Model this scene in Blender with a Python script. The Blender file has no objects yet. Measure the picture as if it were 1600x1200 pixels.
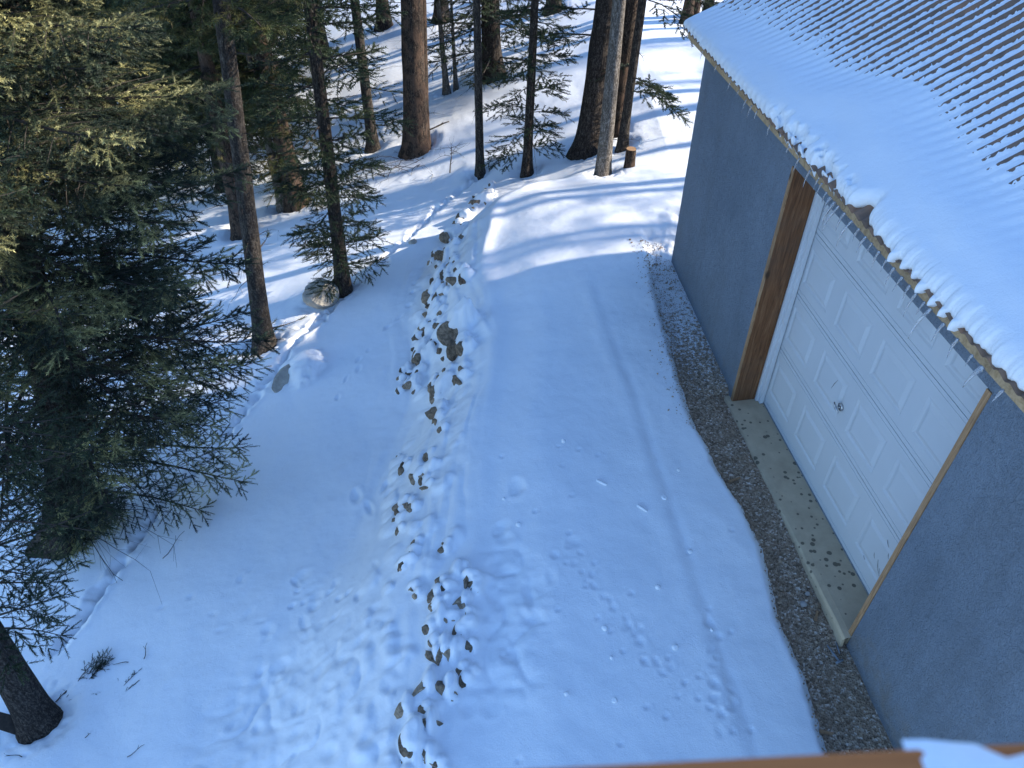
import bpy, math, random
import numpy as np
rng = np.random.default_rng(7); random.seed(7)
S = bpy.context.scene; COL = S.collection

# ------------------------------------------------------------------ camera
F = 1200.0; TH = math.radians(42.5); CAM_H = 5.5
cT, sT = math.cos(TH), math.sin(TH)
CAM = np.array([0.0, 0.0, CAM_H])
cd = bpy.data.cameras.new('camera'); cam = bpy.data.objects.new('camera', cd); COL.objects.link(cam)
cam.location = (0, 0, CAM_H); cam.rotation_euler = (math.radians(90) - TH, 0, 0)
cd.sensor_width = 36; cd.lens = 36 * F / 1600; cd.clip_start = 0.03; cd.clip_end = 400
cd.dof.use_dof = True; cd.dof.focus_distance = 8.5; cd.dof.aperture_fstop = 7.0
S.camera = cam

# ------------------------------------------------------------------ helpers
def ray(px, py):
    u = (px - 800) / F; v = (600 - py) / F
    return np.array([u, cT + v * sT, -sT + v * cT])

def link(o, parent=None):
    COL.objects.link(o)
    if parent is not None: o.parent = parent
    return o

def tag(o, label=None, cat=None, group=None, kind=None):
    if label: o['label'] = label
    if cat: o['category'] = cat
    if group: o['group'] = group
    if kind: o['kind'] = kind
    return o

def thing(name, label, cat, loc=(0, 0, 0), group=None):
    o = bpy.data.objects.new(name, None); o.empty_display_size = .1
    o.location = loc; link(o)
    return tag(o, label, cat, group)

def mesh_np(name, verts, faces, mat, parent=None, smooth=True, origin=None):
    """faces: list of int arrays (n,k)"""
    verts = np.asarray(verts, dtype=np.float32)
    if origin is not None: verts = verts - np.asarray(origin, dtype=np.float32)
    if not isinstance(faces, (list, tuple)): faces = [faces]
    faces = [np.asarray(f, dtype=np.int32) for f in faces if len(f)]
    me = bpy.data.meshes.new(name)
    me.vertices.add(len(verts)); me.vertices.foreach_set('co', verts.ravel())
    tot = sum(f.size for f in faces); npoly = sum(len(f) for f in faces)
    me.loops.add(tot); me.polygons.add(npoly)
    me.loops.foreach_set('vertex_index', np.concatenate([f.ravel() for f in faces]))
    starts = []; st = 0
    for f in faces:
        k = f.shape[1]; starts.append(st + np.arange(len(f)) * k); st += f.size
    me.polygons.foreach_set('loop_start', np.concatenate(starts).astype(np.int32))
    me.polygons.foreach_set('use_smooth', np.full(npoly, smooth))
    me.update(calc_edges=True); me.validate(verbose=False)
    if mat: me.materials.append(mat)
    o = bpy.data.objects.new(name, me); link(o, parent)
    if origin is not None and parent is None: o.location = origin
    return o

class MB:
    """collects boxes/prisms/tubes, builds ONE mesh"""
    def __init__(s): s.v = []; s.f4 = []; s.f3 = []; s.n = 0
    def add(s, v, f4=None, f3=None):
        v = np.asarray(v, float).reshape(-1, 3); s.v.append(v)
        if f4 is not None and len(f4): s.f4.append(np.asarray(f4) + s.n)
        if f3 is not None and len(f3): s.f3.append(np.asarray(f3) + s.n)
        s.n += len(v)
    def box8(s, c):
        s.add(c, [[0, 3, 2, 1], [4, 5, 6, 7], [0, 1, 5, 4], [1, 2, 6, 5], [2, 3, 7, 6], [3, 0, 4, 7]])
    def build(s, name, mat, parent=None, smooth=False, origin=None, bevel=0):
        F_ = []
        if s.f4: F_.append(np.concatenate(s.f4))
        if s.f3: F_.append(np.concatenate(s.f3))
        o = mesh_np(name, np.concatenate(s.v), F_, mat, parent, smooth, origin)
        if bevel:
            m = o.modifiers.new('bevel', 'BEVEL'); m.width = bevel; m.segments = 2; m.limit_method = 'ANGLE'
        return o

def tube(mb, pts, rad, k=8, cap=True):
    pts = np.asarray(pts, float); rad = np.asarray(rad, float) * np.ones(len(pts))
    t = np.gradient(pts, axis=0); t /= np.linalg.norm(t, axis=1)[:, None] + 1e-9
    ref = np.array([0, 0, 1.0]) if abs(t[0][2]) < .8 else np.array([1.0, 0, 0])
    x = np.cross(ref, t); x /= np.linalg.norm(x, axis=1)[:, None] + 1e-9
    y = np.cross(t, x)
    a = np.arange(k) * 2 * np.pi / k
    v = pts[:, None] + rad[:, None, None] * (np.cos(a)[None, :, None] * x[:, None] + np.sin(a)[None, :, None] * y[:, None])
    n = len(pts); i = np.arange(n - 1)[:, None] * k; j = np.arange(k)[None]; j2 = (j + 1) % k
    f = np.stack([i + j, i + j2, i + k + j2, i + k + j], -1).reshape(-1, 4)
    vv = v.reshape(-1, 3); f3 = []
    if cap:
        vv = np.vstack([vv, pts[:1], pts[-1:]]); b = n * k
        jj = np.arange(k); f3 = np.concatenate([np.stack([np.full(k, b), (jj + 1) % k, jj], -1),
                                                np.stack([np.full(k, b + 1), (n - 1) * k + jj, (n - 1) * k + (jj + 1) % k], -1)])
    mb.add(vv, f, f3)

# ------------------------------------------------------------------ noise
def _hash(ix, iy, seed):
    h = (ix.astype(np.int64) * 374761393 + iy.astype(np.int64) * 668265263 + seed * 1442695041) & 0x7fffffff
    h = ((h ^ (h >> 13)) * 1274126177) & 0x7fffffff
    h = ((h ^ (h >> 16)) * 2246822519) & 0x7fffffff
    return ((h ^ (h >> 15)) & 0xffff) / 65535.0
def vnoise(x, y, seed=0):
    x = np.asarray(x, float); y = np.asarray(y, float)
    ix = np.floor(x); iy = np.floor(y); fx = x - ix; fy = y - iy
    u = fx * fx * fx * (fx * (fx * 6 - 15) + 10); v = fy * fy * fy * (fy * (fy * 6 - 15) + 10)
    a = _hash(ix, iy, seed); b = _hash(ix + 1, iy, seed); c = _hash(ix, iy + 1, seed); d = _hash(ix + 1, iy + 1, seed)
    return (a * (1 - u) + b * u) * (1 - v) + (c * (1 - u) + d * u) * v - .5
def fbm(x, y, seed=0, o=4):
    r = 0; a = 1.0
    for i in range(o):
        r = r + a * vnoise(x * 2 ** i, y * 2 ** i, seed + i * 17); a *= .5
    return r
def sstep(a, b, x):
    t = np.clip((x - a) / (b - a), 0, 1); return t * t * (3 - 2 * t)

# ------------------------------------------------------------------ materials
def mat(name):
    m = bpy.data.materials.new(name); m.use_nodes = True
    nt = m.node_tree; b = nt.nodes['Principled BSDF']; return m, nt, b
def N(nt, t, **kw):
    n = nt.nodes.new(t)
    for k, v in kw.items():
        if k in n.inputs: n.inputs[k].default_value = v
        else: setattr(n, k, v)
    return n
def coord(nt, scale=(1, 1, 1), kind='Object'):
    tc = N(nt, 'ShaderNodeTexCoord'); mp = N(nt, 'ShaderNodeMapping'); mp.inputs['Scale'].default_value = scale
    nt.links.new(tc.outputs[kind], mp.inputs[0]); return mp.outputs[0]
def noise(nt, vec, scale, detail=4, rough=.55, dist=0):
    n = N(nt, 'ShaderNodeTexNoise'); n.inputs['Scale'].default_value = scale; n.inputs['Detail'].default_value = detail
    n.inputs['Roughness'].default_value = rough; n.inputs['Distortion'].default_value = dist
    nt.links.new(vec, n.inputs['Vector']); return n.outputs['Fac']
def ramp(nt, fac, stops):
    r = N(nt, 'ShaderNodeValToRGB'); e = r.color_ramp.elements
    while len(e) < len(stops): e.new(.5)
    for i, (p, c) in enumerate(stops):
        e[i].position = p; e[i].color = (*c, 1) if len(c) == 3 else c
    nt.links.new(fac, r.inputs[0]); return r.outputs[0]
def mixc(nt, fac, a, b, mode='MIX'):
    m = N(nt, 'ShaderNodeMix', data_type='RGBA', blend_type=mode)
    for sock, v in ((m.inputs[0], fac), (m.inputs[6], a), (m.inputs[7], b)):
        if isinstance(v, (int, float)): sock.default_value = v
        elif isinstance(v, tuple): sock.default_value = (*v, 1)
        else: nt.links.new(v, sock)
    return m.outputs[2]
def bump(nt, b, h, strength=.5, dist=.01, prev=None):
    n = N(nt, 'ShaderNodeBump'); n.inputs['Strength'].default_value = strength; n.inputs['Distance'].default_value = dist
    nt.links.new(h, n.inputs['Height'])
    if prev is not None: nt.links.new(prev, n.inputs['Normal'])
    nt.links.new(n.outputs[0], b.inputs['Normal']); return n.outputs[0]

def m_snow(name='snow', col=(.86, .88, .90)):
    m, nt, b = mat(name); v = coord(nt)
    b.inputs['Roughness'].default_value = .65; b.inputs['Specular IOR Level'].default_value = .25
    c = ramp(nt, noise(nt, v, 1.3, 5), [(.3, tuple(x * .97 for x in col)), (.7, col)])
    nt.links.new(c, b.inputs['Base Color'])
    p = bump(nt, b, noise(nt, v, 9, 5, .6), .35, .02)
    bump(nt, b, noise(nt, v, 85, 4, .75), .55, .007, p)
    return m
M = {}
M['snow'] = m_snow()

def m_bark(name, dark, light, patch=None):
    m, nt, b = mat(name); v = coord(nt, (1, 1, .28)); v2 = coord(nt, (1, 1, .8))
    b.inputs['Roughness'].default_value = .95; b.inputs['Specular IOR Level'].default_value = .1
    f = noise(nt, v, 38, 6, .7, 1.0)
    c = ramp(nt, f, [(.34, tuple(x * .45 for x in dark)), (.48, dark), (.62, light)])
    fl = noise(nt, coord(nt, (1, 1, .55)), 75, 3, .7, .5)
    c = mixc(nt, ramp(nt, fl, [(.42, (.55, .55, .55)), (.60, (0, 0, 0))]), c, tuple(x * .3 for x in dark))
    c = mixc(nt, ramp(nt, fl, [(.58, (0, 0, 0)), (.70, (.6, .6, .6))]), c, tuple(min(1, x * 1.5) for x in light))
    if patch:
        g = ramp(nt, noise(nt, v2, 7, 3, .6), [(.46, (0, 0, 0)), (.58, (1, 1, 1))])
        c = mixc(nt, g, c, mixc(nt, .6, c, patch))
    nt.links.new(c, b.inputs['Base Color'])
    p = bump(nt, b, f, 1.0, .03); bump(nt, b, fl, .8, .012, p)
    return m
M['bark_grey'] = m_bark('bark_grey', (.055, .046, .040), (.14, .12, .10))
M['bark_red'] = m_bark('bark_red', (.05, .037, .03), (.15, .113, .085), (.14, .088, .062))
M['bark_dark'] = m_bark('bark_dark', (.045, .036, .03), (.12, .10, .085))
M['bark_pale'] = m_bark('bark_pale', (.17, .145, .12), (.36, .32, .28))

def m_needle(name, a, b_, c_):
    m, nt, b = mat(name); v = coord(nt)
    b.inputs['Roughness'].default_value = .6; b.inputs['Specular IOR Level'].default_value = .3
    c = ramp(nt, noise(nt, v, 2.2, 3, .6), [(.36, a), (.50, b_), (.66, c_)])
    g = N(nt, 'ShaderNodeNewGeometry')
    rv = N(nt, 'ShaderNodeMapRange'); nt.links.new(g.outputs['Random Per Island'], rv.inputs[0])
    rv.inputs[3].default_value = .35; rv.inputs[4].default_value = 1.65
    hs = N(nt, 'ShaderNodeHueSaturation'); nt.links.new(rv.outputs[0], hs.inputs['Value']); nt.links.new(c, hs.inputs['Color'])
    nt.links.new(hs.outputs[0], b.inputs['Base Color'])
    tr = N(nt, 'ShaderNodeBsdfTranslucent'); nt.links.new(hs.outputs[0], tr.inputs[0])
    mx = N(nt, 'ShaderNodeMixShader'); mx.inputs[0].default_value = .25
    nt.links.new(b.outputs[0], mx.inputs[1]); nt.links.new(tr.outputs[0], mx.inputs[2])
    nt.links.new(mx.outputs[0], nt.nodes['Material Output'].inputs['Surface'])
    return m
M['needle_blue'] = m_needle('needle_blue', (.014, .024, .019), (.050, .066, .038), (.42, .39, .17))  # dark and pale stops paint deep shade and sunlit tips into the needles
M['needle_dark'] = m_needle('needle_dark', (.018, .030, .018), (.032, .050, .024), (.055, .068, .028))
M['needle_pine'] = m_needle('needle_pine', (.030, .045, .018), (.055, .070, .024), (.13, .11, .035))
def m_flat(name, col, rough=.8, nscale=0, var=.2, bs=0, spec=.3, bscale=None, bdist=.01):
    m, nt, b = mat(name); v = coord(nt)
    b.inputs['Roughness'].default_value = rough; b.inputs['Specular IOR Level'].default_value = spec
    b.inputs['Base Color'].default_value = (*col, 1)
    if nscale:
        c = ramp(nt, noise(nt, v, nscale, 5, .65), [(.3, tuple(x * (1 - var) for x in col)), (.7, tuple(min(1, x * (1 + var)) for x in col))])
        nt.links.new(c, b.inputs['Base Color'])
    if bs: bump(nt, b, noise(nt, v, bscale or nscale, 5, .65), bs, bdist)
    return m
M['twig'] = m_flat('twig', (.045, .036, .03), .9, 20, .4)
M['twig_pale'] = m_flat('twig_pale', (.22, .18, .15), .9, 20, .3)
M['rock'] = m_flat('rock', (.25, .185, .125), .9, 26, .7, 1.0, bscale=40, bdist=.02)
def per_object(m, lo, hi):
    nt = m.node_tree; b = nt.nodes['Principled BSDF']; src = b.inputs['Base Color'].links[0].from_socket
    oi = N(nt, 'ShaderNodeObjectInfo'); mr = N(nt, 'ShaderNodeMapRange'); nt.links.new(oi.outputs['Random'], mr.inputs[0]); mr.inputs[3].default_value = lo; mr.inputs[4].default_value = hi
    hs = N(nt, 'ShaderNodeHueSaturation'); nt.links.new(mr.outputs[0], hs.inputs['Value']); nt.links.new(src, hs.inputs['Color']); nt.links.new(hs.outputs[0], b.inputs['Base Color'])
per_object(M['rock'], .45, 1.5)
M['rock_grey'] = m_flat('rock_grey', (.38, .35, .30), .9, 7, .3, .8, bscale=14, bdist=.03)
M['stone_pale'] = m_flat('stone_pale', (.36, .33, .30), .9, 20, .15)
# stucco: trowelled worm texture
m, nt, b = mat('stucco'); v = coord(nt)
b.inputs['Roughness'].default_value = .9; b.inputs['Specular IOR Level'].default_value = .15
c = ramp(nt, noise(nt, v, 1.1, 4), [(.3, (.150, .185, .228)), (.7, (.195, .235, .285))])
c = mixc(nt, ramp(nt, noise(nt, v, 48, 3, .6, 2.2), [(.33, (0, 0, 0)), (.45, (1, 1, 1))]), mixc(nt, .45, c, (.045, .052, .065)), c)
nt.links.new(c, b.inputs['Base Color'])
st = ramp(nt, noise(nt, coord(nt, (1.6, 1.6, .35)), 2.2, 5, .7), [(.50, (0, 0, 0)), (.72, (.30, .30, .30))])
c = mixc(nt, st, c, (.10, .105, .11)); sz = N(nt, 'ShaderNodeSeparateXYZ'); nt.links.new(v, sz.inputs[0])
mz = N(nt, 'ShaderNodeMapRange'); nt.links.new(sz.outputs[2], mz.inputs[0]); mz.inputs[1].default_value = -.2; mz.inputs[2].default_value = .65; mz.inputs[3].default_value = .30; mz.inputs[4].default_value = -.25
az_ = N(nt, 'ShaderNodeMath', operation='ADD'); nt.links.new(mz.outputs[0], az_.inputs[0]); nt.links.new(noise(nt, v, 7, 5, .75), az_.inputs[1])
c = mixc(nt, ramp(nt, az_.outputs[0], [(.52, (0, 0, 0)), (.85, (.55, .55, .55))]), c, (.20, .17, .13))
nt.links.new(c, b.inputs['Base Color'])
p = bump(nt, b, noise(nt, v, 26, 4, .6, 2.5), .9, .02)
bump(nt, b, noise(nt, v, 130, 2, .5), .3, .004, p)
M['stucco'] = m
M['door_white'] = m_flat('door_white', (.50, .53, .56), .45, 2, .03, .05, .4, bscale=220, bdist=.002)
M['trim_white'] = m_flat('trim_white', (.60, .63, .66), .5, 3, .05)
M['chrome'] = m_flat('chrome', (.5, .5, .5), .25); M['chrome'].node_tree.nodes['Principled BSDF'].inputs['Metallic'].default_value = .9
M['steel'] = m_flat('steel', (.20, .22, .24), .6, 30, .3)
def m_wood(name, a, b_, c_, scl=(9, 9, .6), rot=None):
    m, nt, b = mat(name); v = coord(nt, scl)
    b.inputs['Roughness'].default_value = .75; b.inputs['Specular IOR Level'].default_value = .2
    f = noise(nt, v, 3.5, 6, .6, 1.5)
    c = ramp(nt, f, [(.3, a), (.5, b_), (.7, c_)])
    vo = N(nt, 'ShaderNodeTexVoronoi'); vo.inputs['Scale'].default_value = 3.2; nt.links.new(coord(nt, (1.6, 1.6, .8)), vo.inputs['Vector'])
    k = ramp(nt, vo.outputs['Distance'], [(.06, (1, 1, 1)), (.15, (0, 0, 0))])
    c = mixc(nt, k, c, (.05, .025, .012))
    st = ramp(nt, noise(nt, coord(nt), 2.5, 4, .7), [(.45, (0, 0, 0)), (.75, (.5, .5, .5))])
    c = mixc(nt, st, c, (.10, .07, .05))
    nt.links.new(c, b.inputs['Base Color']); bump(nt, b, f, .3, .004)
    return m
M['wood_post'] = m_wood('wood_post', (.09, .038, .017), (.175, .078, .034), (.27, .135, .066))
M['wood_edge'] = m_wood('wood_edge', (.22, .12, .06), (.35, .21, .11), (.46, .30, .18), (26, 26, 1.2))
M['wood_fascia'] = m_wood('wood_fascia', (.30, .20, .10), (.46, .32, .18), (.55, .40, .25), (6, 6, 6))
M['wood_rail'] = m_wood('wood_rail', (.42, .125, .036), (.56, .185, .052), (.64, .25, .085), (.6, 9, 9))
# concrete sill with wet spots
m, nt, b = mat('concrete'); v = coord(nt); b.inputs['Roughness'].default_value = .85
c = ramp(nt, noise(nt, v, 5, 6, .65), [(.3, (.42, .325, .215)), (.7, (.56, .44, .29))])
vo = N(nt, 'ShaderNodeTexVoronoi'); vo.inputs['Scale'].default_value = 15; vo.inputs['Randomness'].default_value = 1
nt.links.new(v, vo.inputs['Vector'])
nn = N(nt, 'ShaderNodeMath', operation='MULTIPLY_ADD'); nt.links.new(noise(nt, v, 2.2, 2), nn.inputs[0]); nn.inputs[1].default_value = -1.0; nt.links.new(vo.outputs['Distance'], nn.inputs[2])
sp = ramp(nt, nn.outputs[0], [(0.0, (1, 1, 1)), (0.0001, (1, 1, 1))])
nn2 = N(nt, 'ShaderNodeMapRange'); nt.links.new(nn.outputs[0], nn2.inputs[0]); nn2.inputs[1].default_value = -.30; nn2.inputs[2].default_value = -.25; nn2.inputs[3].default_value = 1; nn2.inputs[4].default_value = 0
c = mixc(nt, nn2.outputs[0], c, (.15, .12, .08))
nt.links.new(c, b.inputs['Base Color']); bump(nt, b, noise(nt, v, 45, 5, .7), .4, .006)
M['concrete'] = m
# rusty corrugated sheet
m, nt, b = mat('rusty_roof'); v = coord(nt)
b.inputs['Roughness'].default_value = .8; b.inputs['Metallic'].default_value = .0
c = ramp(nt, noise(nt, v, 6, 6, .7, .5), [(.3, (.10, .07, .055)), (.5, (.19, .125, .09)), (.66, (.28, .15, .09)), (.8, (.26, .22, .19))])
nt.links.new(c, b.inputs['Base Color']); bump(nt, b, noise(nt, v, 60, 4), .3, .004)
M['rusty_roof'] = m
# gravel: dark grit, dusted with snow towards the far end of the wall
m, nt, b = mat('gravel'); v = coord(nt); b.inputs['Roughness'].default_value = .95
vo = N(nt, 'ShaderNodeTexVoronoi'); vo.inputs['Scale'].default_value = 60; nt.links.new(v, vo.inputs['Vector'])
sepc = N(nt, 'ShaderNodeSeparateColor'); nt.links.new(vo.outputs['Color'], sepc.inputs[0])
c = ramp(nt, sepc.outputs[0], [(0, (.13, .09, .06)), (.45, (.32, .235, .16)), (.8, (.48, .37, .27)), (1, (.85, .74, .62))])
c = mixc(nt, ramp(nt, noise(nt, v, 4, 4), [(.35, (.5, .5, .5)), (.65, (0, 0, 0))]), c, (.28, .19, .115))
sx = N(nt, 'ShaderNodeSeparateXYZ'); nt.links.new(v, sx.inputs[0])
mr = N(nt, 'ShaderNodeMapRange'); nt.links.new(sx.outputs[1], mr.inputs[0])
mr.inputs[1].default_value = 3.9; mr.inputs[2].default_value = 7.6; mr.inputs[3].default_value = -.42; mr.inputs[4].default_value = .10
ad = N(nt, 'ShaderNodeMath', operation='ADD'); nt.links.new(mr.outputs[0], ad.inputs[0]); nt.links.new(noise(nt, v, 26, 5, .75), ad.inputs[1])
c = mixc(nt, ramp(nt, ad.outputs[0], [(.43, (0, 0, 0)), (.53, (1, 1, 1))]), c, (.78, .80, .82))
nt.links.new(c, b.inputs['Base Color'])
bump(nt, b, vo.outputs['Distance'], .9, .015)
M['gravel'] = m
# ice
m, nt, b = mat('ice'); b.inputs['Base Color'].default_value = (.95, .97, 1, 1); b.inputs['Roughness'].default_value = .12
b.inputs['IOR'].default_value = 1.31; b.inputs['Transmission Weight'].default_value = .75
M['ice'] = m
M['pebble'] = m_flat('pebble', (.34, .25, .17), .95, 13, .6)

# ------------------------------------------------------------------ building frame
ANG = math.radians(7.9)
D_ = np.array([-math.sin(ANG), math.cos(ANG), 0]); N_ = np.array([math.cos(ANG), math.sin(ANG), 0]); Z_ = np.array([0, 0, 1.0])
P_ = np.array([2.641, 3.13, 0])
def W(al, off, z): return P_ + D_ * al + N_ * off + Z_ * z
def alof(x, y):
    return (x - P_[0]) * D_[0] + (y - P_[1]) * D_[1], (x - P_[0]) * N_[0] + (y - P_[1]) * N_[1]

# ------------------------------------------------------------------ terrain function
def hill(x, y):
    xc = np.clip(x, -8, 2.4)
    z = -.50 + .240 * xc + .20 * np.minimum(x + 8, 0) + .10 * np.maximum(x - 2.4, 0)
    z = z + .035 * np.maximum(y - 12.5, 0) + .04 * np.maximum(y - 24, 0)
    return z
def zground(al): return -.13 + .07 * np.clip(al, -1.2, 6.5)
def zgrav(al, off):
    z = zground(al); c = np.minimum(z, -.03 + np.maximum(0, -off - .075) * .5); k = sstep(2.70, 2.80, al) * -1 + 1
    return z * (1 - k) + c * k
EX = ([-6, 1.5, 3.66, 5.44, 6.8, 8.26, 9.36, 11], [-.30, -.30, -.35, -.35, -.23, -.42, -.32, -.3])
def sdist(x, y):
    ex = np.interp(y, *EX); ey = 10.1 + .24 * np.clip(x, -1, 3.2); r = .75
    qx = ex - x + r; qy = y - ey + r
    return np.sqrt(np.maximum(qx, 0) ** 2 + np.maximum(qy, 0) ** 2) + np.minimum(np.maximum(qx, qy), 0) - r
def base(x, y):
    al, off = alof(x, y)
    d = sdist(x, y)
    zt = zground(al) + .075 + .02 * np.clip(off + 1.5, -1.5, 1) - .09 * sstep(-.7, 0, d) - .17 * sstep(-1.5, .1, d) * sstep(5, 8.5, y)
    w = sstep(-.12, 1.0 + .9 * (1 - sstep(2.5, 6.0, y)), d)
    h = hill(x, y)
    return zt * (1 - w) + np.minimum(h, zt) * w, d, w
SNOW_EDGE = ([-2.5, -.74, -.27, .15, .84, 1.31, 1.75, 2.49, 3.23, 4.05, 5.01, 5.8], [-.5, -.49, -.43, -.45, -.34, -.36, -.44, -.50, -.46, -.36, -.24, -.12])
STAMPS = []       # (x, y, rx, ry, rot, depth, rim)
BUMPS = []        # (x, y, rx, ry, h)
def height(x, y, stamps=True):
    x = np.asarray(x, float); y = np.asarray(y, float)
    z, d, w = base(x, y)
    al, off = alof(x, y)
    near = np.exp(-np.maximum(np.hypot(x, y - 5) - 8, 0) / 8)
    z = z + .16 * fbm(x * .32, y * .32, 3, 3) * (.25 + .75 * sstep(-.2, .8, d)) + .022 * fbm(x * 1.7, y * 1.7, 9, 4) * near
    # slumped, rippled snow on the bank
    bank = sstep(-.12, .15, d) * (1 - sstep(.95, 1.5, d)) * (1 - sstep(9.6, 10.2, y))
    wd = d + .18 * fbm(x * 1.1, y * .8, 21, 3)
    rill = np.abs(vnoise(wd * 7.5, y * .9, 31)) * .09 + .05 * vnoise(wd * 13, y * 2.1, 33) + .05 * fbm(x * 4, y * 4, 35, 3)
    z = z + bank * rill * (.40 + .45 * sstep(3.5, 7, y)) * (1 - .6 * sstep(.5, .9, d))
    lip = np.exp(-((d + .06) / .12) ** 2) * sstep(-1, 9, y)
    z = z + .03 * lip * (1 + 1.2 * fbm(x * 2, y * 1.3, 41, 2))
    # old slide line parallel to the eave
    g = off + 1.03 + .05 * fbm(y * .9, y * 0 + .3, 51, 2)
    on = sstep(-2.5, -1, al) * (1 - sstep(4.2, 5, al)) * (d < .3)
    z = z + on * (-.009 * (1 + .8 * fbm(y * 2.2, y * 0, 52, 2)) * np.exp(-(g / .05) ** 2) + .009 * np.exp(-((g + .11) / .09) ** 2))
    # churned snow close to the house, thawed lumps
    m1 = sstep(.35, .75, 1 - np.hypot((x + .05) / .75, (y - 3.3) / 1.5)) * .9
    m2 = sstep(.0, .6, 1 - np.hypot((x + 1.75) / 1.3, (y - 2.6) / 1.5))
    lump = np.sqrt(np.abs(vnoise(x * 4.2 + vnoise(x * 3, y * 3, 66), y * 4.2, 61))) * .062 - .03 + .03 * fbm(x * 9, y * 9, 63, 2)
    z = z + lump * np.maximum(m1, m2 * .8)
    # bare strip along the wall
    e = np.interp(al, *SNOW_EDGE) + .032 * fbm(al * 2.2, al * 0, 71, 3) + .018 * fbm(x * 14, y * 14, 73, 3)
    strip = sstep(-.10, .05, off - e) * (1 - sstep(4.75, 5.75, al + .5 * fbm(x * 3, y * 3, 74, 3))) * (off < 1.2)
    z = z * (1 - strip) + (zgrav(al, off) - .06 + .09 * fbm(x * 11, y * 11, 75, 3) * sstep(2.0, 5, al)) * strip
    inside = (off > .03) & (off < 6.9) & (al > -4.1) & (al < 4.87)
    z = np.where(inside, zground(al) - .35, z)
    if stamps:
        for (sx_, sy_, rx, ry, rot, dep, rim) in STAMPS:
            R = 2.2 * max(rx, ry)
            k = (np.abs(x - sx_) < R) & (np.abs(y - sy_) < R)
            if not np.any(k): continue
            dx = x[k] - sx_; dy = y[k] - sy_; cc, ss = math.cos(rot), math.sin(rot)
            q = np.hypot((dx * cc + dy * ss) / rx, (-dx * ss + dy * cc) / ry)
            z[k] += -dep * (1 - sstep(.1, 1.15, q + .35 * vnoise(x[k] * 22, y[k] * 22, 7))) + .5 * rim * np.exp(-((q - 1.2) / .35) ** 2)
        B = np.zeros_like(z)
        for (sx_, sy_, rx, ry, h) in BUMPS:
            R = 2.4 * max(rx, ry)
            k = (np.abs(x - sx_) < R) & (np.abs(y - sy_) < R)
            if not np.any(k): continue
            q = np.hypot((x[k] - sx_) / rx, (y[k] - sy_) / ry) + .35 * vnoise(x[k] * 16, y[k] * 16, 19)
            B[k] = np.maximum(B[k], h * (1 - sstep(.35, 1.15, q)))
        z = z + B
    return z
def hz(x, y): return float(height(np.array([x]), np.array([y]), False)[0])
def at(px, py):
    """first point of the snow surface along the sight line"""
    r = ray(px, py); t = np.arange(3, 60, .02)
    q = CAM[None] + t[:, None] * r[None]
    dz = q[:, 2] - height(q[:, 0], q[:, 1], False)
    i = int(np.argmax(dz < 0)); 
    a = dz[i - 1] / (dz[i - 1] - dz[i] + 1e-12); return q[i - 1] + (q[i] - q[i - 1]) * a
def depth(p): return p[1] * cT - (p[2] - CAM_H) * sT

# ------------------------------------------------------------------ light
SUN_EL = math.radians(27); SUN_AZ = math.radians(7)     # azimuth measured from +X towards +Y
w = bpy.data.worlds.new('World'); S.world = w; w.use_nodes = True
nt = w.node_tree; bg = nt.nodes['Background']; sky = nt.nodes.new('ShaderNodeTexSky'); sky.sky_type = 'NISHITA'
sky.sun_disc = False; sky.sun_elevation = SUN_EL; sky.sun_rotation = math.radians(90) - SUN_AZ; sky.altitude = 500
sky.air_density = 1.0; sky.dust_density = .3; sky.ozone_density = 6.0
nt.links.new(sky.outputs[0], bg.inputs[0]); bg.inputs[1].default_value = .15
sl = bpy.data.lights.new('sun', 'SUN'); sl.energy = 3.2; sl.angle = math.radians(.53); sl.color = (1, .91, .77)
so = bpy.data.objects.new('sun', sl); link(so)
from mathutils import Vector
sd = Vector((math.cos(SUN_EL) * math.cos(SUN_AZ), math.cos(SUN_EL) * math.sin(SUN_AZ), math.sin(SUN_EL)))
so.rotation_euler = sd.to_track_quat('Z', 'Y').to_euler(); so.location = (12, 6, 14)
S.view_settings.view_transform = 'Standard'; S.view_settings.look = 'None'; S.view_settings.gamma = 1; S.view_settings.exposure = 1.62
S.cycles.max_bounces = 6; S.cycles.diffuse_bounces = 4; S.cycles.transparent_max_bounces = 4; S.cycles.glossy_bounces = 2; S.cycles.transmission_bounces = 5
S.cycles.caustics_reflective = False; S.cycles.caustics_refractive = False

# ------------------------------------------------------------------ conifers
def unit(v): return v / (np.linalg.norm(v, axis=-1, keepdims=True) + 1e-9)
def sprig_template(n, L, nl, wd, spread, seed):
    r = np.random.default_rng(seed); vs = []; ga = 2.39996
    for i in range(n):
        z = L * (i + .5) / n; a = i * ga + r.normal(0, .3); rad = np.array([math.cos(a), math.sin(a), 0]); tan = np.array([-math.sin(a), math.cos(a), 0])
        sp = spread + r.normal(0, .12)
        tip = np.array([0, 0, z]) + nl * (1 - .25 * i / n) * (math.cos(sp) * Z_ + math.sin(sp) * rad)
        b0 = np.array([0, 0, z]); vs += [b0 - tan * wd, b0 + tan * wd, tip]
    vs += [np.array([0.004, 0, 0]), np.array([-.004, 0, 0]), np.array([0, 0, L * 1.05])]
    vs += [np.array([0, 0.004, 0]), np.array([0, -.004, 0]), np.array([0, 0, L * 1.05])]
    return np.array(vs)
SPR = {'fine': [sprig_template(24, .085, .023, .0034, .95, s) for s in (1, 2)],
       'mid': [sprig_template(18, .12, .034, .0052, .9, s) for s in (3, 4)],
       'coarse': [sprig_template(9, .22, .075, .011, .85, s) for s in (5, 6)],
       'pine': [sprig_template(20, .13, .070, .0036, .8, s) for s in (7, 8)]}
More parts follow.
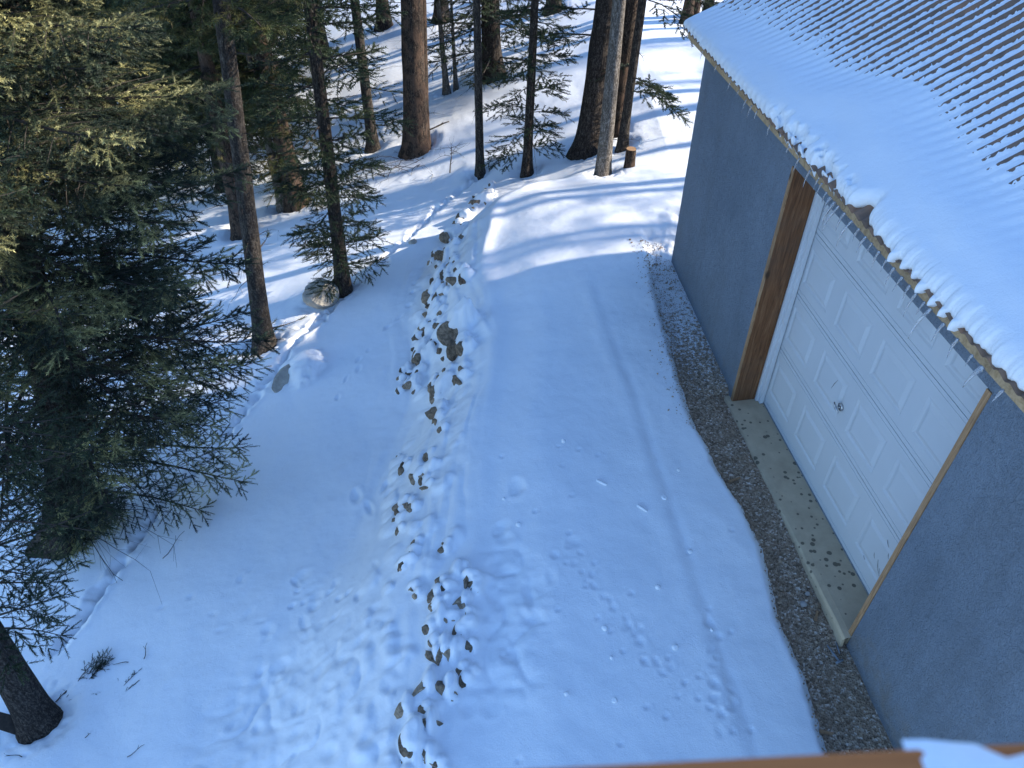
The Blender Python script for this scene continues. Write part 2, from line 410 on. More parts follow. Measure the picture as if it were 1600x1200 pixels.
def place_sprigs(Pp, Dd, Sc, kind):
    Pp = np.array(Pp); Dd = unit(np.array(Dd)); Sc = np.array(Sc)
    out = []; T2 = SPR[kind]
    for k, T in enumerate(T2):
        p = Pp[k::2]; dd = Dd[k::2]; sc = Sc[k::2]
        if not len(p): continue
        r = unit(rng.normal(size=p.shape)); x = unit(np.cross(r, dd)); y = np.cross(dd, x)
        v = p[:, None] + sc[:, None, None] * (T[None, :, 0:1] * x[:, None] + T[None, :, 1:2] * y[:, None] + T[None, :, 2:3] * dd[:, None])
        out.append(v.reshape(-1, 3))
    v = np.concatenate(out); return v, np.arange(len(v)).reshape(-1, 3)
def seg_mesh(P0, P1, R0, R1):
    P0 = np.array(P0); P1 = np.array(P1); R0 = np.array(R0); R1 = np.array(R1)
    dd = unit(P1 - P0); ref = np.where(np.abs(dd[:, 2:3]) < .9, Z_[None], np.array([[1.0, 0, 0]]))
    x = unit(np.cross(ref, dd)); y = np.cross(dd, x); vs = []
    for (p, r) in ((P0, R0), (P1, R1)):
        for a in (0, 2.094, 4.189):
            vs.append(p + r[:, None] * (math.cos(a) * x + math.sin(a) * y))
    v = np.stack(vs, 1).reshape(-1, 3); b0 = np.arange(len(P0))[:, None, None] * 6
    q = np.array([[0, 1, 4, 3], [1, 2, 5, 4], [2, 0, 3, 5]])[None]
    return v, (b0 + q).reshape(-1, 4)

class Crown:
    def __init__(s): s.P = []; s.D = []; s.S = []; s.a = []; s.b = []; s.ra = []; s.rb = []
    def seg(s, a, b, ra, rb): s.a.append(a); s.b.append(b); s.ra.append(ra); s.rb.append(rb)
    def sprig(s, p, d, sc): s.P.append(p); s.D.append(d); s.S.append(sc)
    def branch(s, o, az, L, e0=0.1, droop=.35, up=.2, r=.02, step=.12, ds=.075, bare=.35, sec=.42, sc=1.0, minsec=.1, t0=.18, fol=1.0):
        h = np.array([math.cos(az), math.sin(az), 0]); q = np.array([-h[1], h[0], 0])
        f = lambda t: o + h * L * t + Z_ * L * (math.tan(e0) * t - droop * t * t + up * t ** 3) + q * L * .06 * math.sin(t * 3 + az * 7)
        n = max(4, int(L / .25)); ts = np.linspace(0, 1, n + 1); pts = [f(t) for t in ts]
        for i in range(n): s.seg(pts[i], pts[i + 1], r * (1 - ts[i] * .85), r * (1 - ts[i + 1] * .85))
        tn = (f(1) - f(.97)); tn = tn / np.linalg.norm(tn)
        s.sprig(f(1), tn, sc); s.sprig(f(.96), tn + rng.normal(0, .2, 3), sc)
        if fol > .5:
            for tt in np.arange(max(.15, bare * .75), .97, ds * .8 / L):
                s.sprig(f(tt), tn + q * rng.choice([-1, 1]) * rng.uniform(.3, 1.0) + Z_ * rng.uniform(-.1, .7), sc * rng.uniform(.8, 1.15))
        t = t0
        while t < .97:
            for sd_ in (-1, 1):
                tt = min(.98, t + rng.uniform(-.3, .3) * step / L)
                p = f(tt); l = (L * sec * min(1, (1 - tt) * 1.25) * min(1, .45 + tt * 1.6) + minsec) * rng.uniform(.7, 1.15)
                an = math.radians(rng.uniform(42, 66)); dd = h * math.cos(an) + q * sd_ * math.sin(an) + Z_ * rng.uniform(-.38, .06)
                dd = dd / np.linalg.norm(dd); pe = unit(np.cross(dd, Z_))
                end = p + dd * l - Z_ * l * l * .12
                mid = p + dd * l * .5
                s.seg(p, mid, r * .22 * (1 - tt * .5), r * .15 * (1 - tt * .5)); s.seg(mid, end, r * .15 * (1 - tt * .5), .0012)
                lb = l * bare * max(0, 1.15 - tt) ; k = 0; u = lb
                while u < l:
                    if rng.random() < fol:
                        pp = p + (end - p) * (u / l); sg = 1 if k % 2 else -1
                        s.sprig(pp, dd * .8 + pe * sg * rng.uniform(.45, .9) + rng.normal(0, .16, 3) - Z_ * .1, sc * rng.uniform(.7, 1.15))
                        if k % 2 == 0: s.sprig(pp, dd + rng.normal(0, .08, 3), sc)
                    u += ds; k += 1
                # bare side twigs on the inner part
                if lb > .12 and rng.random() < .6:
                    for u in np.arange(.06, lb, .11):
                        pp = p + (end - p) * (u / l); e_ = pp + (dd * .7 + pe * rng.choice([-1, 1]) * .7 + rng.normal(0, .25, 3)) * rng.uniform(.05, .16)
                        s.seg(pp, e_, .0022, .001)
                if rng.random() < fol: s.sprig(end, dd, sc)
            t += step / L * rng.uniform(.8, 1.2)
    def dead(s, o, az, L, r=.008, e0=-.1, n=5):
        d = np.array([math.cos(az), math.sin(az), math.tan(e0)]); p = np.array(o, float)
        for i in range(n):
            d2 = unit(d + rng.normal(0, .18, 3) - Z_ * .06); p2 = p + d2 * L / n
            s.seg(p, p2, r * (1 - i / n) + .0012, r * (1 - (i + 1) / n) + .001)
            for k in range(2):
                if rng.random() < .7: s.seg(p2, p2 + unit(d2 + rng.normal(0, .7, 3)) * L * rng.uniform(.1, .3), r * .35 * (1 - i / n) + .001, .0008)
            p = p2; d = d2
    def build(s, parent, needle, twig, kind, org):
        V = []; Fs = []; mi = []; n = 0
        if s.P:
            v, f = place_sprigs(s.P, s.D, s.S, kind); V.append(v); Fs.append(f); mi.append(np.zeros(len(f), np.int32)); n = len(v)
        if s.a:
            v, f = seg_mesh(s.a, s.b, s.ra, s.rb); V.append(v); Fs.append(f + n); mi.append(np.full(len(f), 1 if s.P else 0, np.int32))
        if not V: return None
        o = mesh_np('crown', np.concatenate(V) - org, Fs, needle if s.P else twig, parent, False)
        if s.P and s.a: o.data.materials.append(twig)
        o.data.polygons.foreach_set('material_index', np.concatenate(mi)); return o

def trunk_mesh(parent, bx, lean, H, r0, mtl, bend=(0, 0), k=18, flare=.55, curve=None):
    zz = np.concatenate([np.array([-.35, -.12, 0, .06, .14, .25, .4]), np.arange(.6, H, .22), [H]])
    rad = r0 * (1 - .78 * np.clip(zz, 0, None) / H) * (1 + flare * np.exp(-np.maximum(zz, -.1) / .24))
    cx = (curve(zz) if curve else lean[0] * zz + bend[0] * np.sin(zz * .7)); cy = lean[1] * zz + bend[1] * np.sin(zz * .6)
    a = np.arange(k) * 2 * np.pi / k
    sd_ = int(abs(bx[0] * 91 + bx[1] * 37))
    bmp = 1 + .10 * vnoise(np.cos(a)[None] * 2.2 + 3 + 0 * zz[:, None], zz[:, None] * 3 + np.sin(a)[None] * 2, sd_) + .25 * np.exp(-np.maximum(zz, 0) / .15)[:, None] * np.sin(a * 3 + sd_)[None] * .5
    v = np.stack([cx[:, None] + rad[:, None] * bmp * np.cos(a)[None], cy[:, None] + rad[:, None] * bmp * np.sin(a)[None], np.repeat(zz[:, None], k, 1)], -1)
    n = len(zz); i = np.arange(n - 1)[:, None] * k; j = np.arange(k)[None]; j2 = (j + 1) % k
    f = np.stack([i + j, i + j2, i + k + j2, i + k + j], -1).reshape(-1, 4)
    v = v.reshape(-1, 3); v = np.vstack([v, [[cx[-1], cy[-1], H]]]); jj = np.arange(k)
    f3 = np.stack([np.full(k, len(v) - 1), (n - 1) * k + jj, (n - 1) * k + (jj + 1) % k], -1)
    mesh_np('trunk', v, [f, f3], mtl, parent, True)
    return lambda z: np.array([float(curve(z)) if curve else lean[0] * z + bend[0] * math.sin(z * .7), lean[1] * z + bend[1] * math.sin(z * .6), z]), lambda z: r0 * (1 - .78 * z / H)

def lean_for(bp, px, py, ly=0.0):
    """sideways lean of a trunk standing at bp whose axis passes the sight line through (px,py)"""
    r = ray(px, py); t = (bp[1]) / r[1]
    for _ in range(6):
        q = CAM + t * r; t = (bp[1] + ly * (q[2] - bp[2])) / r[1]
    q = CAM + t * r
    return (q[0] - bp[0]) / (q[2] - bp[2])

def pole(name, label, cat, bpx, ref, wpx, H, bark, group=None, crown=None, stubs=10, needle=None, kind='mid', ly=0.0, flare=.5, twig=None, bend=(0, 0), r=None, bp=None, lean=None, curve=None):
    bp = at(*bpx) if bp is None else np.array(bp); 
    r0 = r or wpx / 2 * depth(bp) / F
    lx = lean_for(bp, *ref, ly) if lean is None else lean
    t = thing(name, label, cat, tuple(bp), group)
    ax, rr = trunk_mesh(t, bp, (lx, ly), H, r0, bark, bend, flare=flare, curve=curve)
    c = Crown()
    for i in range(stubs):
        z = rng.uniform(.5, min(H * .8, 5.5)); c.dead(ax(z), rng.uniform(0, 6.28), rng.uniform(.15, .7), .006, rng.uniform(-.4, .3), 4)
    if crown: crown(c, ax, rr)
    c.build(t, needle or M['needle_dark'], twig or M['twig'], kind, np.zeros(3))
    STAMPS.append((bp[0], bp[1], r0 + .22, r0 + .22, 0, .07, .015))
    return t, bp, ax

def whorls(z0, z1, dz, nb, Lf, azs=None, **kw):
    def g(c, ax, rr):
        z = z0; k = 0
        while z < z1:
            for i in range(nb):
                az = (k * 1.1 + i * 6.283 / nb + rng.normal(0, .25)) if azs is None else azs[0] + (azs[1] - azs[0]) * rng.random()
                L = Lf(z) * rng.uniform(.7, 1.15)
                if L > .15: c.branch(ax(z + rng.uniform(-.5, .5) * dz), az, L, **kw)
            z += dz; k += 1
    return g
def both(*gs):
    def g(c, ax, rr):
        for q in gs: q(c, ax, rr)
    return g

# --- the big spruce on the left
def big_crown(c, ax, rr):
    z = .7; k = 0
    while z < 10.2:
        low = z < 3.0
        for i in range(7):
            az = k * .93 + i * 6.283 / 7 + rng.normal(0, .2)
            ca = math.cos(az); sa = math.sin(az)
            R = np.interp(z, [.3, 1.0, 2, 3.4, 4.9, 5.6, 6.2, 8, 10.2], [.90, 1.52, 1.66, 1.74, 1.75, 1.65, 1.45, 1.0, .4]) * rng.uniform(.72, 1.15)
            if sa < .0: R *= np.interp(z, [.5, 1.0, 1.8, 3.0], [.2, .36, .64, .95])
            if ca < -.45: R *= .75
            out = ca < -.3
            c.branch(ax(z + rng.uniform(-.1, .1)), az, R, e0=np.interp(z, [0, 2, 5, 9], [.02, .10, .2, .5]), droop=.58 if low else .5, up=.30, r=.024,
                     step=.22 if out else (.105 if low else .10), ds=.11 if out else .052, bare=.46 if low else np.interp(z, [3, 4.5], [.40, .10]), sec=.42, sc=1.2, t0=.2, fol=.9 if low else 1.0)
        z += .235 if low else .22; k += 1
    for i in range(150):
        z = rng.uniform(.3, 4); c.dead(ax(z), rng.uniform(-1.5, 1.6), rng.uniform(.5, 1.6), .007, rng.uniform(-.35, .1), 6)
    for i in range(22):
        c.branch(ax(rng.uniform(.15, .9)), rng.uniform(-1.2, .7), rng.uniform(.3, .62), e0=-.2, r=.008, step=.09, ds=.05, bare=.1, sec=.4)
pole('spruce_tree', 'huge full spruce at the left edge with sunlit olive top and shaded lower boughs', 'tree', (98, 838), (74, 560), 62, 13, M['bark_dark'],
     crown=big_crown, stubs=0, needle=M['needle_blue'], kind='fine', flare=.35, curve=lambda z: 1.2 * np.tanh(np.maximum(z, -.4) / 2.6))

# --- bottom left tree
def corner_crown(c, ax, rr):
    for (z, az, L) in ((1.5, .1, .55), (1.7, .5, .62), (1.9, -.1, .6), (2.1, .3, .66), (2.3, .1, .6), (2.4, .7, .62)):
        c.branch(ax(z), az, L, e0=.18, droop=.45, up=.1, r=.013, step=.11, ds=.06, bare=.5, sec=.42, sc=1.1, t0=.35)
    for z in np.arange(2.5, 6, .4):
        for i in range(5): c.branch(ax(z), rng.uniform(0, 6.28), 1.2, r=.015, step=.2, ds=.1)
    # second stem
    p0 = ax(0) + np.array([-.12, -.06, 0])
    for k in range(6):
        c.seg(p0 + np.array([-.09 * k, -.03 * k, .20 * k]), p0 + np.array([-.09 * (k + 1), -.03 * (k + 1), .20 * (k + 1)]), .085 - .006 * k, .085 - .006 * (k + 1))
pole('spruce_tree', 'leaning forked trunk in the bottom left corner with one dark needled bough', 'tree', (60, 1124), (0, 1026), 50, 7, M['bark_dark'],
     crown=corner_crown, stubs=2, needle=M['needle_dark'], kind='fine', flare=.32)

PG = 'tall bare trunks of the forest behind the snowy terrace'
pole('pine_tree', 'straight grey trunk nearest on the left slope beside the half buried rock', 'tree', (412, 536), (345, 0), 27, 11, M['bark_grey'], stubs=26, group=PG,
     crown=both(whorls(4.6, 9.5, .45, 5, lambda z: 1.25, step=.2, ds=.1, sc=1.2, e0=.1), whorls(.5, 3, 1.2, 1, lambda z: .45, step=.2, ds=.3, fol=.2)), needle=M['needle_pine'], kind='pine')
pole('pine_tree', 'reddish thin trunk just behind the straight grey trunk on the left', 'tree', (376, 362), (303, 0), 23, 11, M['bark_red'], stubs=26, group=PG,
     crown=whorls(2.0, 9.5, .42, 4, lambda z: 1.15, step=.2, ds=.1, sc=1.3), needle=M['needle_pine'], kind='pine')
pole('pine_tree', 'rough reddish trunk with drooping pine tufts low on its stem', 'tree', (464, 318), (396, 20), 30, 11, M['bark_red'], stubs=30, group=PG,
     crown=both(whorls(2.2, 9.5, .4, 5, lambda z: 1.2, step=.2, ds=.1, sc=1.3), whorls(.5, 2.4, .35, 3, lambda z: .6, step=.2, ds=.1, sc=1.3, droop=.7)), needle=M['needle_pine'], kind='pine')
pole('pine_tree', 'short leaning grey stem touching the rough reddish trunk', 'tree', (442, 322), (412, 190), 15, 4.5, M['bark_pale'], stubs=14, group=PG)
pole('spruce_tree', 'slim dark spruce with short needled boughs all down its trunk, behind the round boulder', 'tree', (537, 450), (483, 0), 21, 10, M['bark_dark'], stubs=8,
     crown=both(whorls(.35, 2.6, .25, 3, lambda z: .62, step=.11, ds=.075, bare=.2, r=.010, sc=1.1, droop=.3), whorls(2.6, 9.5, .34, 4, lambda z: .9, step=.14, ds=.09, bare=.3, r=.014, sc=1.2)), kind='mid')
pole('spruce_tree', 'thin upright trunk with open dark boughs high up, left of the thick trunk', 'tree', (583, 230), (554, 0), 16, 10, M['bark_grey'], stubs=24,
     crown=both(whorls(2.9, 8.5, .42, 4, lambda z: 1.35, step=.18, ds=.11, bare=.4, r=.014, sc=1.3), whorls(.6, 1.2, .5, 1, lambda z: .7, azs=(-.4, .4), step=.2, ds=.12)), kind='mid')
pole('pine_tree', 'thickest trunk at the back with warm sunlit right side', 'tree', (650, 232), (643, 0), 37, 12, M['bark_red'], stubs=12, group=PG,
     crown=whorls(6, 11, .5, 5, lambda z: 1.6, step=.3, ds=.16, sc=1.5), needle=M['needle_pine'], kind='pine', flare=.35)
pole('pine_tree', 'narrow reddish trunk pressed against the right side of the thickest trunk', 'tree', (664, 222), (659, 0), 15, 11, M['bark_red'], stubs=6, group=PG)
def brush(c, ax, rr):
    for i in range(46):
        z = rng.uniform(.2, 3.6); c.dead(ax(z), rng.uniform(0, 6.28), rng.uniform(.5, 1.3), .006, rng.uniform(.1, .9), 5)
pole('sapling', 'bare twiggy sapling behind the narrow slim trunk, many fine grey branches', 'tree', (698, 142), (684, 0), 9, 4.2, M['bark_pale'], stubs=0, crown=brush, twig=M['twig_pale'])
pole('sapling', 'small dead sapling right of the bare twiggy sapling in the snow', 'tree', (712, 134), (706, 20), 6, 3.2, M['bark_pale'], stubs=14, twig=M['twig_pale'])
pole('pine_tree', 'slim straight dark pole standing left of the small lopsided spruce', 'tree', (750, 267), (745, 0), 13, 10, M['bark_grey'], stubs=14, group=PG, flare=.3)
pole('spruce_tree', 'dark thick trunk among dark boughs behind the slim straight pole', 'tree', (769, 118), (766, 0), 30, 11, M['bark_dark'], stubs=8,
     crown=both(whorls(.5, 3.4, .35, 4, lambda z: 1.5, step=.2, ds=.12, bare=.25, sc=1.35), whorls(3.4, 9, .6, 5, lambda z: 1.5, step=.3, ds=.2, sc=1.8)), kind='mid')
pole('spruce_tree', 'small lopsided spruce with sparse low boughs at the edge of the terrace', 'tree', (823, 267), (836, 0), 14, 8, M['bark_dark'], stubs=10,
     crown=both(whorls(.35, 2.7, .24, 2, lambda z: .68, step=.12, ds=.08, bare=.3, r=.009, sc=1.1, droop=.45), whorls(3.0, 7.5, .3, 4, lambda z: 1.0, step=.16, ds=.1, r=.012, sc=1.3)), kind='mid')
pole('pine_tree', 'thick dark trunk flaring at its base left of the pale leaning trunk', 'tree', (916, 234), (947, 0), 34, 12, M['bark_dark'], stubs=26, group=PG, flare=.42,
     crown=both(whorls(1.8, 4, .6, 1, lambda z: .8, azs=(2.4, 3.8), step=.18, ds=.1, bare=.6), whorls(7, 11, .6, 5, lambda z: 1.6, step=.3, ds=.16, sc=1.5)), needle=M['needle_dark'], kind='mid')
pole('pine_tree', 'pale grey trunk in front of the dark flared trunk, beside the cut stump', 'tree', (942, 268), (968, 0), 22, 11, M['bark_pale'], stubs=16, group=PG, flare=.2)
pole('pine_tree', 'reddish trunk half hidden behind the pale grey trunk', 'tree', (960, 205), (988, 0), 22, 12, M['bark_red'], stubs=8, group=PG)
def right_boughs(c, ax, rr):
    for (z, az, L) in ((.9, -.1, .9), (1.1, -.5, .75), (1.0, .5, .8), (1.25, 2.6, .5), (2.4, -.1, 1.5), (2.6, .3, 1.6), (2.9, -.3, 1.5), (3.1, .1, 1.7), (3.3, .6, 1.4), (2.2, -.5, 1.2), (3.5, -.1, 1.6), (3.8, .4, 1.5)):
        c.branch(ax(z), az, L, e0=.05, droop=.62, up=.05, r=.012, step=.13, ds=.08, bare=.3, sec=.38, sc=1.15, t0=.15)
    for z in np.arange(4.2, 8, .4):
        for i in range(5): c.branch(ax(z), rng.uniform(0, 6.28), 1.3, r=.013, step=.2, ds=.12, sc=1.3)
pole('spruce_tree', 'thin leaning spruce whose dark boughs hang beside the far roof corner', 'tree', (972, 228), (1004, 0), 14, 9, M['bark_grey'], stubs=8, crown=right_boughs, kind='mid')
pole('pine_tree', 'far reddish trunk above the roof corner, left of a pair', 'tree', (1072, 33), (1078, 0), 15, 10, M['bark_red'], stubs=6, group=PG, lean=.03)
pole('pine_tree', 'far reddish trunk above the roof corner, right of a pair', 'tree', (1084, 30), (1090, 0), 12, 10, M['bark_red'], stubs=6, group=PG, lean=.05)
pole('pine_tree', 'far dark trunk peeking over the snowy roof edge', 'tree', (1104, 24), (1112, 0), 14, 10, M['bark_dark'], stubs=6, group=PG, lean=.06)

# --- the dark wood behind the left trunks
back = [(205, 300, 'dense dark conifer directly behind the crown of the huge spruce'), (262, 215, 'dark conifer seen between the huge spruce and the reddish thin trunk'),
        (330, 190, 'shadowy conifer filling the gap behind the two left trunks'), (420, 120, 'dark conifer behind the rough reddish trunk at the top'),
        (505, 90, 'dark conifer behind the upper part of the slim dark spruce'), (600, 40, 'far open conifer at the top behind the thin upright trunk'),
        (690, 30, 'far conifer at the top behind the bare twiggy sapling'), (865, 15, 'far conifer at the top between the small spruce and the flared trunk'), (150, 180, 'olive conifer at the top left behind the huge spruce'), (290, 110, 'tall dark conifer at the top left, farther back than the two left trunks'), (385, 60, 'farthest dark conifer at the top left of the wood'), (352, 292, 'low dark conifer between the reddish thin trunk and the rough reddish trunk'), (40, 330, 'dark conifer at the left edge behind the huge spruce')]
for i, (px, py, lab) in enumerate(back):
    dense = i < 4 or i >= 8
    pole('conifer_tree', lab, 'tree', (px, py), (px - 10, py - 60), 20, 10.5, M['bark_dark'], stubs=6, lean=.02, group='dark conifers of the wood behind',
         crown=whorls(.9, 9.5, .27, 6, lambda z: 1.7 if z < 6 else 1.7 * (10.5 - z) / 4.5, step=.17, ds=.105, bare=.2, r=.016, sc=1.55) if dense else
         whorls(1.8, 9, .5, 4, lambda z: 1.3, step=.26, ds=.16, bare=.4, r=.014, sc=1.5), needle=M['needle_pine'] if i in (1, 4, 8) else M['needle_dark'], kind='mid')

# --- trees on the sunny side of the garage, out of the frame, that throw the shadow stripes and block the sun
off = [(11.2, 6.3, 10.0, 1), (13.0, 7.5, 10.8, 1), (12.4, 5.0, 10.7, 1), (14.6, 6.3, 11.4, 1), (10.8, 3.8, 10.2, 1), (13.4, 3.6, 10.6, 1), (15.8, 7.6, 12, 1), (12.0, 7.2, 10.4, 1), (9.0, 1.4, 11.5, 1), (11.0, 2.2, 12.5, 1), (8.5, -.4, 11, 1),  # dense crowns added to keep sun off the big spruce and deck rail
       (15.5, 10.3, 13, 2), (17.5, 10.35, 15, 2),  (9.5, 10.7, 11, 0), (13.5, 10.9, 12, 0), (17, 11.6, 15, 0), (22, 12.2, 17, 2), (12, 12.4, 11, 0), (8.2, 13.2, 10, 0), (10.2, 14.2, 11, 0), (16, 12.9, 14, 0), (18, 14.5, 15, 0), (21, 16, 16, 2), (17, 17.5, 14, 0),
       (27, 18.5, 18, 2), (8.6, 16.6, 11, 0), (11, 17.6, 12, 0), (9.8, 20.2, 12, 0), (24, 23, 17, 2), (7.5, 21.5, 12, 0), (16, 22.5, 14, 0), (14, 20, 13, 0), (28, 27, 18, 2)]
for i, (x, y, H, kd) in enumerate(off):
    z = hz(x, y)
    pole('conifer_tree', 'unseen conifer beyond the sunny far side of the garage roof that casts shade', 'tree', None, None, 0, H, M['bark_grey'], stubs=0, r=.12 if kd != 1 else .16, bp=(x, y, z - .05), lean=rng.normal(0, .02),
         group='conifers behind the garage',
         crown=whorls(2.5, H - .1, .36, 8, lambda z: max(.35, min(1.6, .95 * (H - z) + .3)), step=.2, ds=.15, bare=.1, r=.02, sc=1.35) if kd == 1 else
         (whorls(H * .42, H - .3, .8, 4, lambda z: max(.2, 1.4 * (H - z) / H + .2), step=.4, ds=.3, bare=.1, r=.02, sc=1.2) if kd == 2 else None), kind='coarse')

# ------------------------------------------------------------------ marks in the snow
def prints(pts, n, rx, ry, dep, rim, jit=.02):
    g = [at(*p) for p in pts]; g = np.array(g); seg = np.linspace(0, len(g) - 1, n)
    for s_ in seg:
        i = min(int(s_), len(g) - 2); p = g[i] + (g[i + 1] - g[i]) * (s_ - i); dd = g[i + 1] - g[i]
        STAMPS.append((p[0] + rng.normal(0, jit), p[1] + rng.normal(0, jit), rx * rng.uniform(.6, 1.25), ry * rng.uniform(.6, 1.25), math.atan2(dd[1], dd[0]) + rng.normal(0, .4), dep * rng.uniform(.35, .9), rim * .6))
prints([(100, 1000), (150, 930), (190, 880), (240, 800), (285, 750), (340, 700)], 34, .15, .075, .085, .012)
prints([(340, 700), (400, 620), (455, 540), (520, 480)], 26, .15, .08, .10, .02)
prints([(575, 430), (620, 385), (680, 330), (735, 285), (770, 262)], 30, .16, .075, .085, .014)
prints([(360, 590), (430, 545), (500, 490)], 10, .17, .055, .05, .012)
prints([(530, 620), (575, 545), (640, 470), (660, 430)], 12, .07, .05, .025, .008, .05)
prints([(880, 850), (930, 910), (985, 985), (1060, 1060), (1150, 1140)], 30, .045, .035, .018, .008, .04)
prints([(1100, 960), (1125, 1040), (1180, 1140)], 11, .05, .04, .022, .008, .05)
prints([(770, 770), (790, 850), (760, 930), (790, 1030), (760, 1120)], 10, .10, .08, .03, .010, .10)
prints([(880, 870), (830, 930), (850, 1000)], 5, .08, .07, .022, .008, .10)
prints([(560, 770), (585, 800), (610, 760)], 4, .10, .07, .03, .02, .06)
prints([(270, 930), (340, 1000), (420, 960), (500, 930)], 9, .05, .04, .02, .008, .12)
for i in range(60):
    px, py = rng.uniform(360, 620), rng.uniform(880, 1195); p = at(px, py)
    STAMPS.append((p[0], p[1], rng.uniform(.04, .11), rng.uniform(.03, .08), rng.uniform(0, 3), rng.uniform(.006, .02), .006))
for i in range(34):
    px, py = rng.uniform(780, 1150), rng.uniform(690, 1195); p = at(px, py)
    STAMPS.append((p[0], p[1], .03, .025, 0, .012, .006))

# ------------------------------------------------------------------ rocks
def rock(name, p, r, sq=(1, 1, .8), rough=.28, sub=2, mtl=None, label='', group=None, cat='rock', seed=0, cuts=5):
    import bmesh
    bm = bmesh.new(); bmesh.ops.create_icosphere(bm, subdivisions=sub, radius=1.0)
    rr = np.random.default_rng(seed)
    planes = [(unit(rr.normal(size=3)), rr.uniform(.40, .85)) for _ in range(cuts)]
    for v in bm.verts:
        c = np.array(v.co)
        for n_, d_ in planes:
            e = c @ n_ - d_
            if e > 0: c = c - n_ * e * .95
        c = c * (1 + rough * (float(vnoise(np.array(c[0] * 2 + seed), np.array(c[1] * 2 + c[2] * 1.7), 5)) + .45 * float(vnoise(np.array(c[0] * 4.5 + seed), np.array(c[1] * 4 + c[2] * 5.1), 6))))
        v.co = c * r * np.array(sq)
    me = bpy.data.meshes.new(name); bm.to_mesh(me); bm.free()
    for q in me.polygons: q.use_smooth = False
    me.materials.append(mtl or M['rock'])
    o = bpy.data.objects.new(name, me); o.location = tuple(p); o.rotation_euler = (0, 0, rr.uniform(0, 6.28)); link(o)
    return tag(o, label, cat, group)
Z7 = [(540,45,30,22),(575,22,20,18),(515,72,12,10),(460,125,30,24),(440,148,18,18),(465,160,18,14),(430,185,22,16),(398,212,38,34),(428,222,14,10),(400,280,26,34),(384,300,14,50),(408,325,18,16),(350,295,10,20),(365,345,12,14),(388,365,16,20),(372,385,10,26),(345,398,24,44),(382,410,14,16),(402,415,16,18),(432,400,34,22),(464,400,28,24),(345,438,12,16),(322,470,32,40),(350,468,26,22),(368,495,10,20),(318,510,14,20),(335,525,16,24),(318,555,24,34),(316,580,28,20),(368,588,18,16),(352,605,16,24),(374,625,18,26),(306,640,24,34),(285,612,16,10),(340,680,32,44),(366,705,24,20),(268,720,28,40),(290,755,36,36),(268,785,16,26),(248,752,14,24),(218,790,14,26),(222,815,12,16),(210,865,16,16),(242,870,20,40),(395,830,20,44),(380,850,14,30),(440,715,36,44),(470,712,32,44),(446,850,34,22),(346,905,46,36),(328,870,10,26),(350,990,26,44),(352,1025,22,40),(370,985,10,16),(312,1188,14,22)]
Z8 = [(168,105,14,14),(162,128,20,10),(250,82,10,18),(243,142,28,24),(205,160,24,24),(244,188,18,12),(180,250,8,18),(152,258,20,24),(155,300,10,10),(145,345,16,20),(205,392,14,12),(308,418,14,10),(158,468,32,18),(345,500,7,40),(374,482,8,20),(392,520,36,18),(328,525,8,12),(418,560,12,14),(192,552,12,10),(274,575,10,30),(274,615,20,24),(308,600,8,16),(376,600,16,30),(318,664,22,18),(394,640,12,16),(382,690,24,28),(285,665,7,40),(400,762,10,20),(266,755,18,30),(272,800,14,34),(300,780,16,50),(334,790,8,40),(360,770,8,30),(370,845,20,16),(398,860,10,20),(246,910,9,50),(320,925,20,50),(165,985,12,40),(250,1050,12,50),(178,1120,34,70),(212,1120,22,36),(195,1175,20,40),(255,1165,14,40),(283,1190,10,20)]
ROCKS = [(560 + x / 2.857, 300 + y / 2.857, w_ / 2.857, h_ / 2.857) for x, y, w_, h_ in Z7] + [(560 + x / 2.307, 680 + y / 2.307, w_ / 2.307, h_ / 2.307) for x, y, w_, h_ in Z8]
for i, (px, py, wp, hp) in enumerate(ROCKS):
    p = at(px, py); s_ = depth(p) / F; rw = max(.045, 1.12 * wp * s_); rh = max(.045, 1.0 * hp * s_)
    rad = .5 * (rw + rh)
    rock('rock', (p[0], p[1], p[2] - rad * .02), 1.0, (rw * 1.15, rh * 1.2, rad * 1.05), seed=i, sub=3, cuts=9, rough=.35,
         label='brown stone poking out of the snowy bank beside the terrace', group='stones poking out of the snowy bank')
    BUMPS.append((p[0] + rw * .50, p[1] + rad * .45, rw * 1.30, rh * 1.30, rad * 1.38))
base_rocks = list(ROCKS)
for i, (px, py, wp, hp) in enumerate(base_rocks):
    if i % 5 == 4: continue
    p = at(px + rng.normal(0, 8), py + rng.normal(0, 11)); rad = rng.uniform(.025, .06)
    rock('rock', (p[0], p[1], p[2] + rad * .1), 1.0, (rad * 1.2, rad, rad), seed=900 + i, sub=2, cuts=7, rough=.35,
         label='brown stone poking out of the snowy bank beside the terrace', group='stones poking out of the snowy bank')
    BUMPS.append((p[0] + rad * .5, p[1] + rad * .5, rad * 1.35, rad * 1.35, rad * 1.4))
for i, (px, py, wp, hp) in enumerate(base_rocks[:54]):
    p = at(px + rng.normal(2, 5), py + rng.normal(0, 9)); rad = rng.uniform(.028, .065)
    rock('rock', (p[0], p[1], p[2]), 1.0, (rad * 1.2, rad, rad), seed=1100 + i, sub=2, cuts=7, rough=.35,
         label='brown stone poking out of the snowy bank beside the terrace', group='stones poking out of the snowy bank')
    BUMPS.append((p[0] + rad * .5, p[1] + rad * .5, rad * 1.35, rad * 1.35, rad * 1.4))
for i in range(110):      # lumps of snow over buried stones
    yy = rng.uniform(1.8, 9.4); dd_ = rng.uniform(.12, .95); xx = np.interp(yy, *EX) - dd_; r_ = rng.uniform(.04, .11)
    BUMPS.append((xx, yy, r_, r_ * rng.uniform(.8, 1.6), r_ * rng.uniform(.2, .5)))
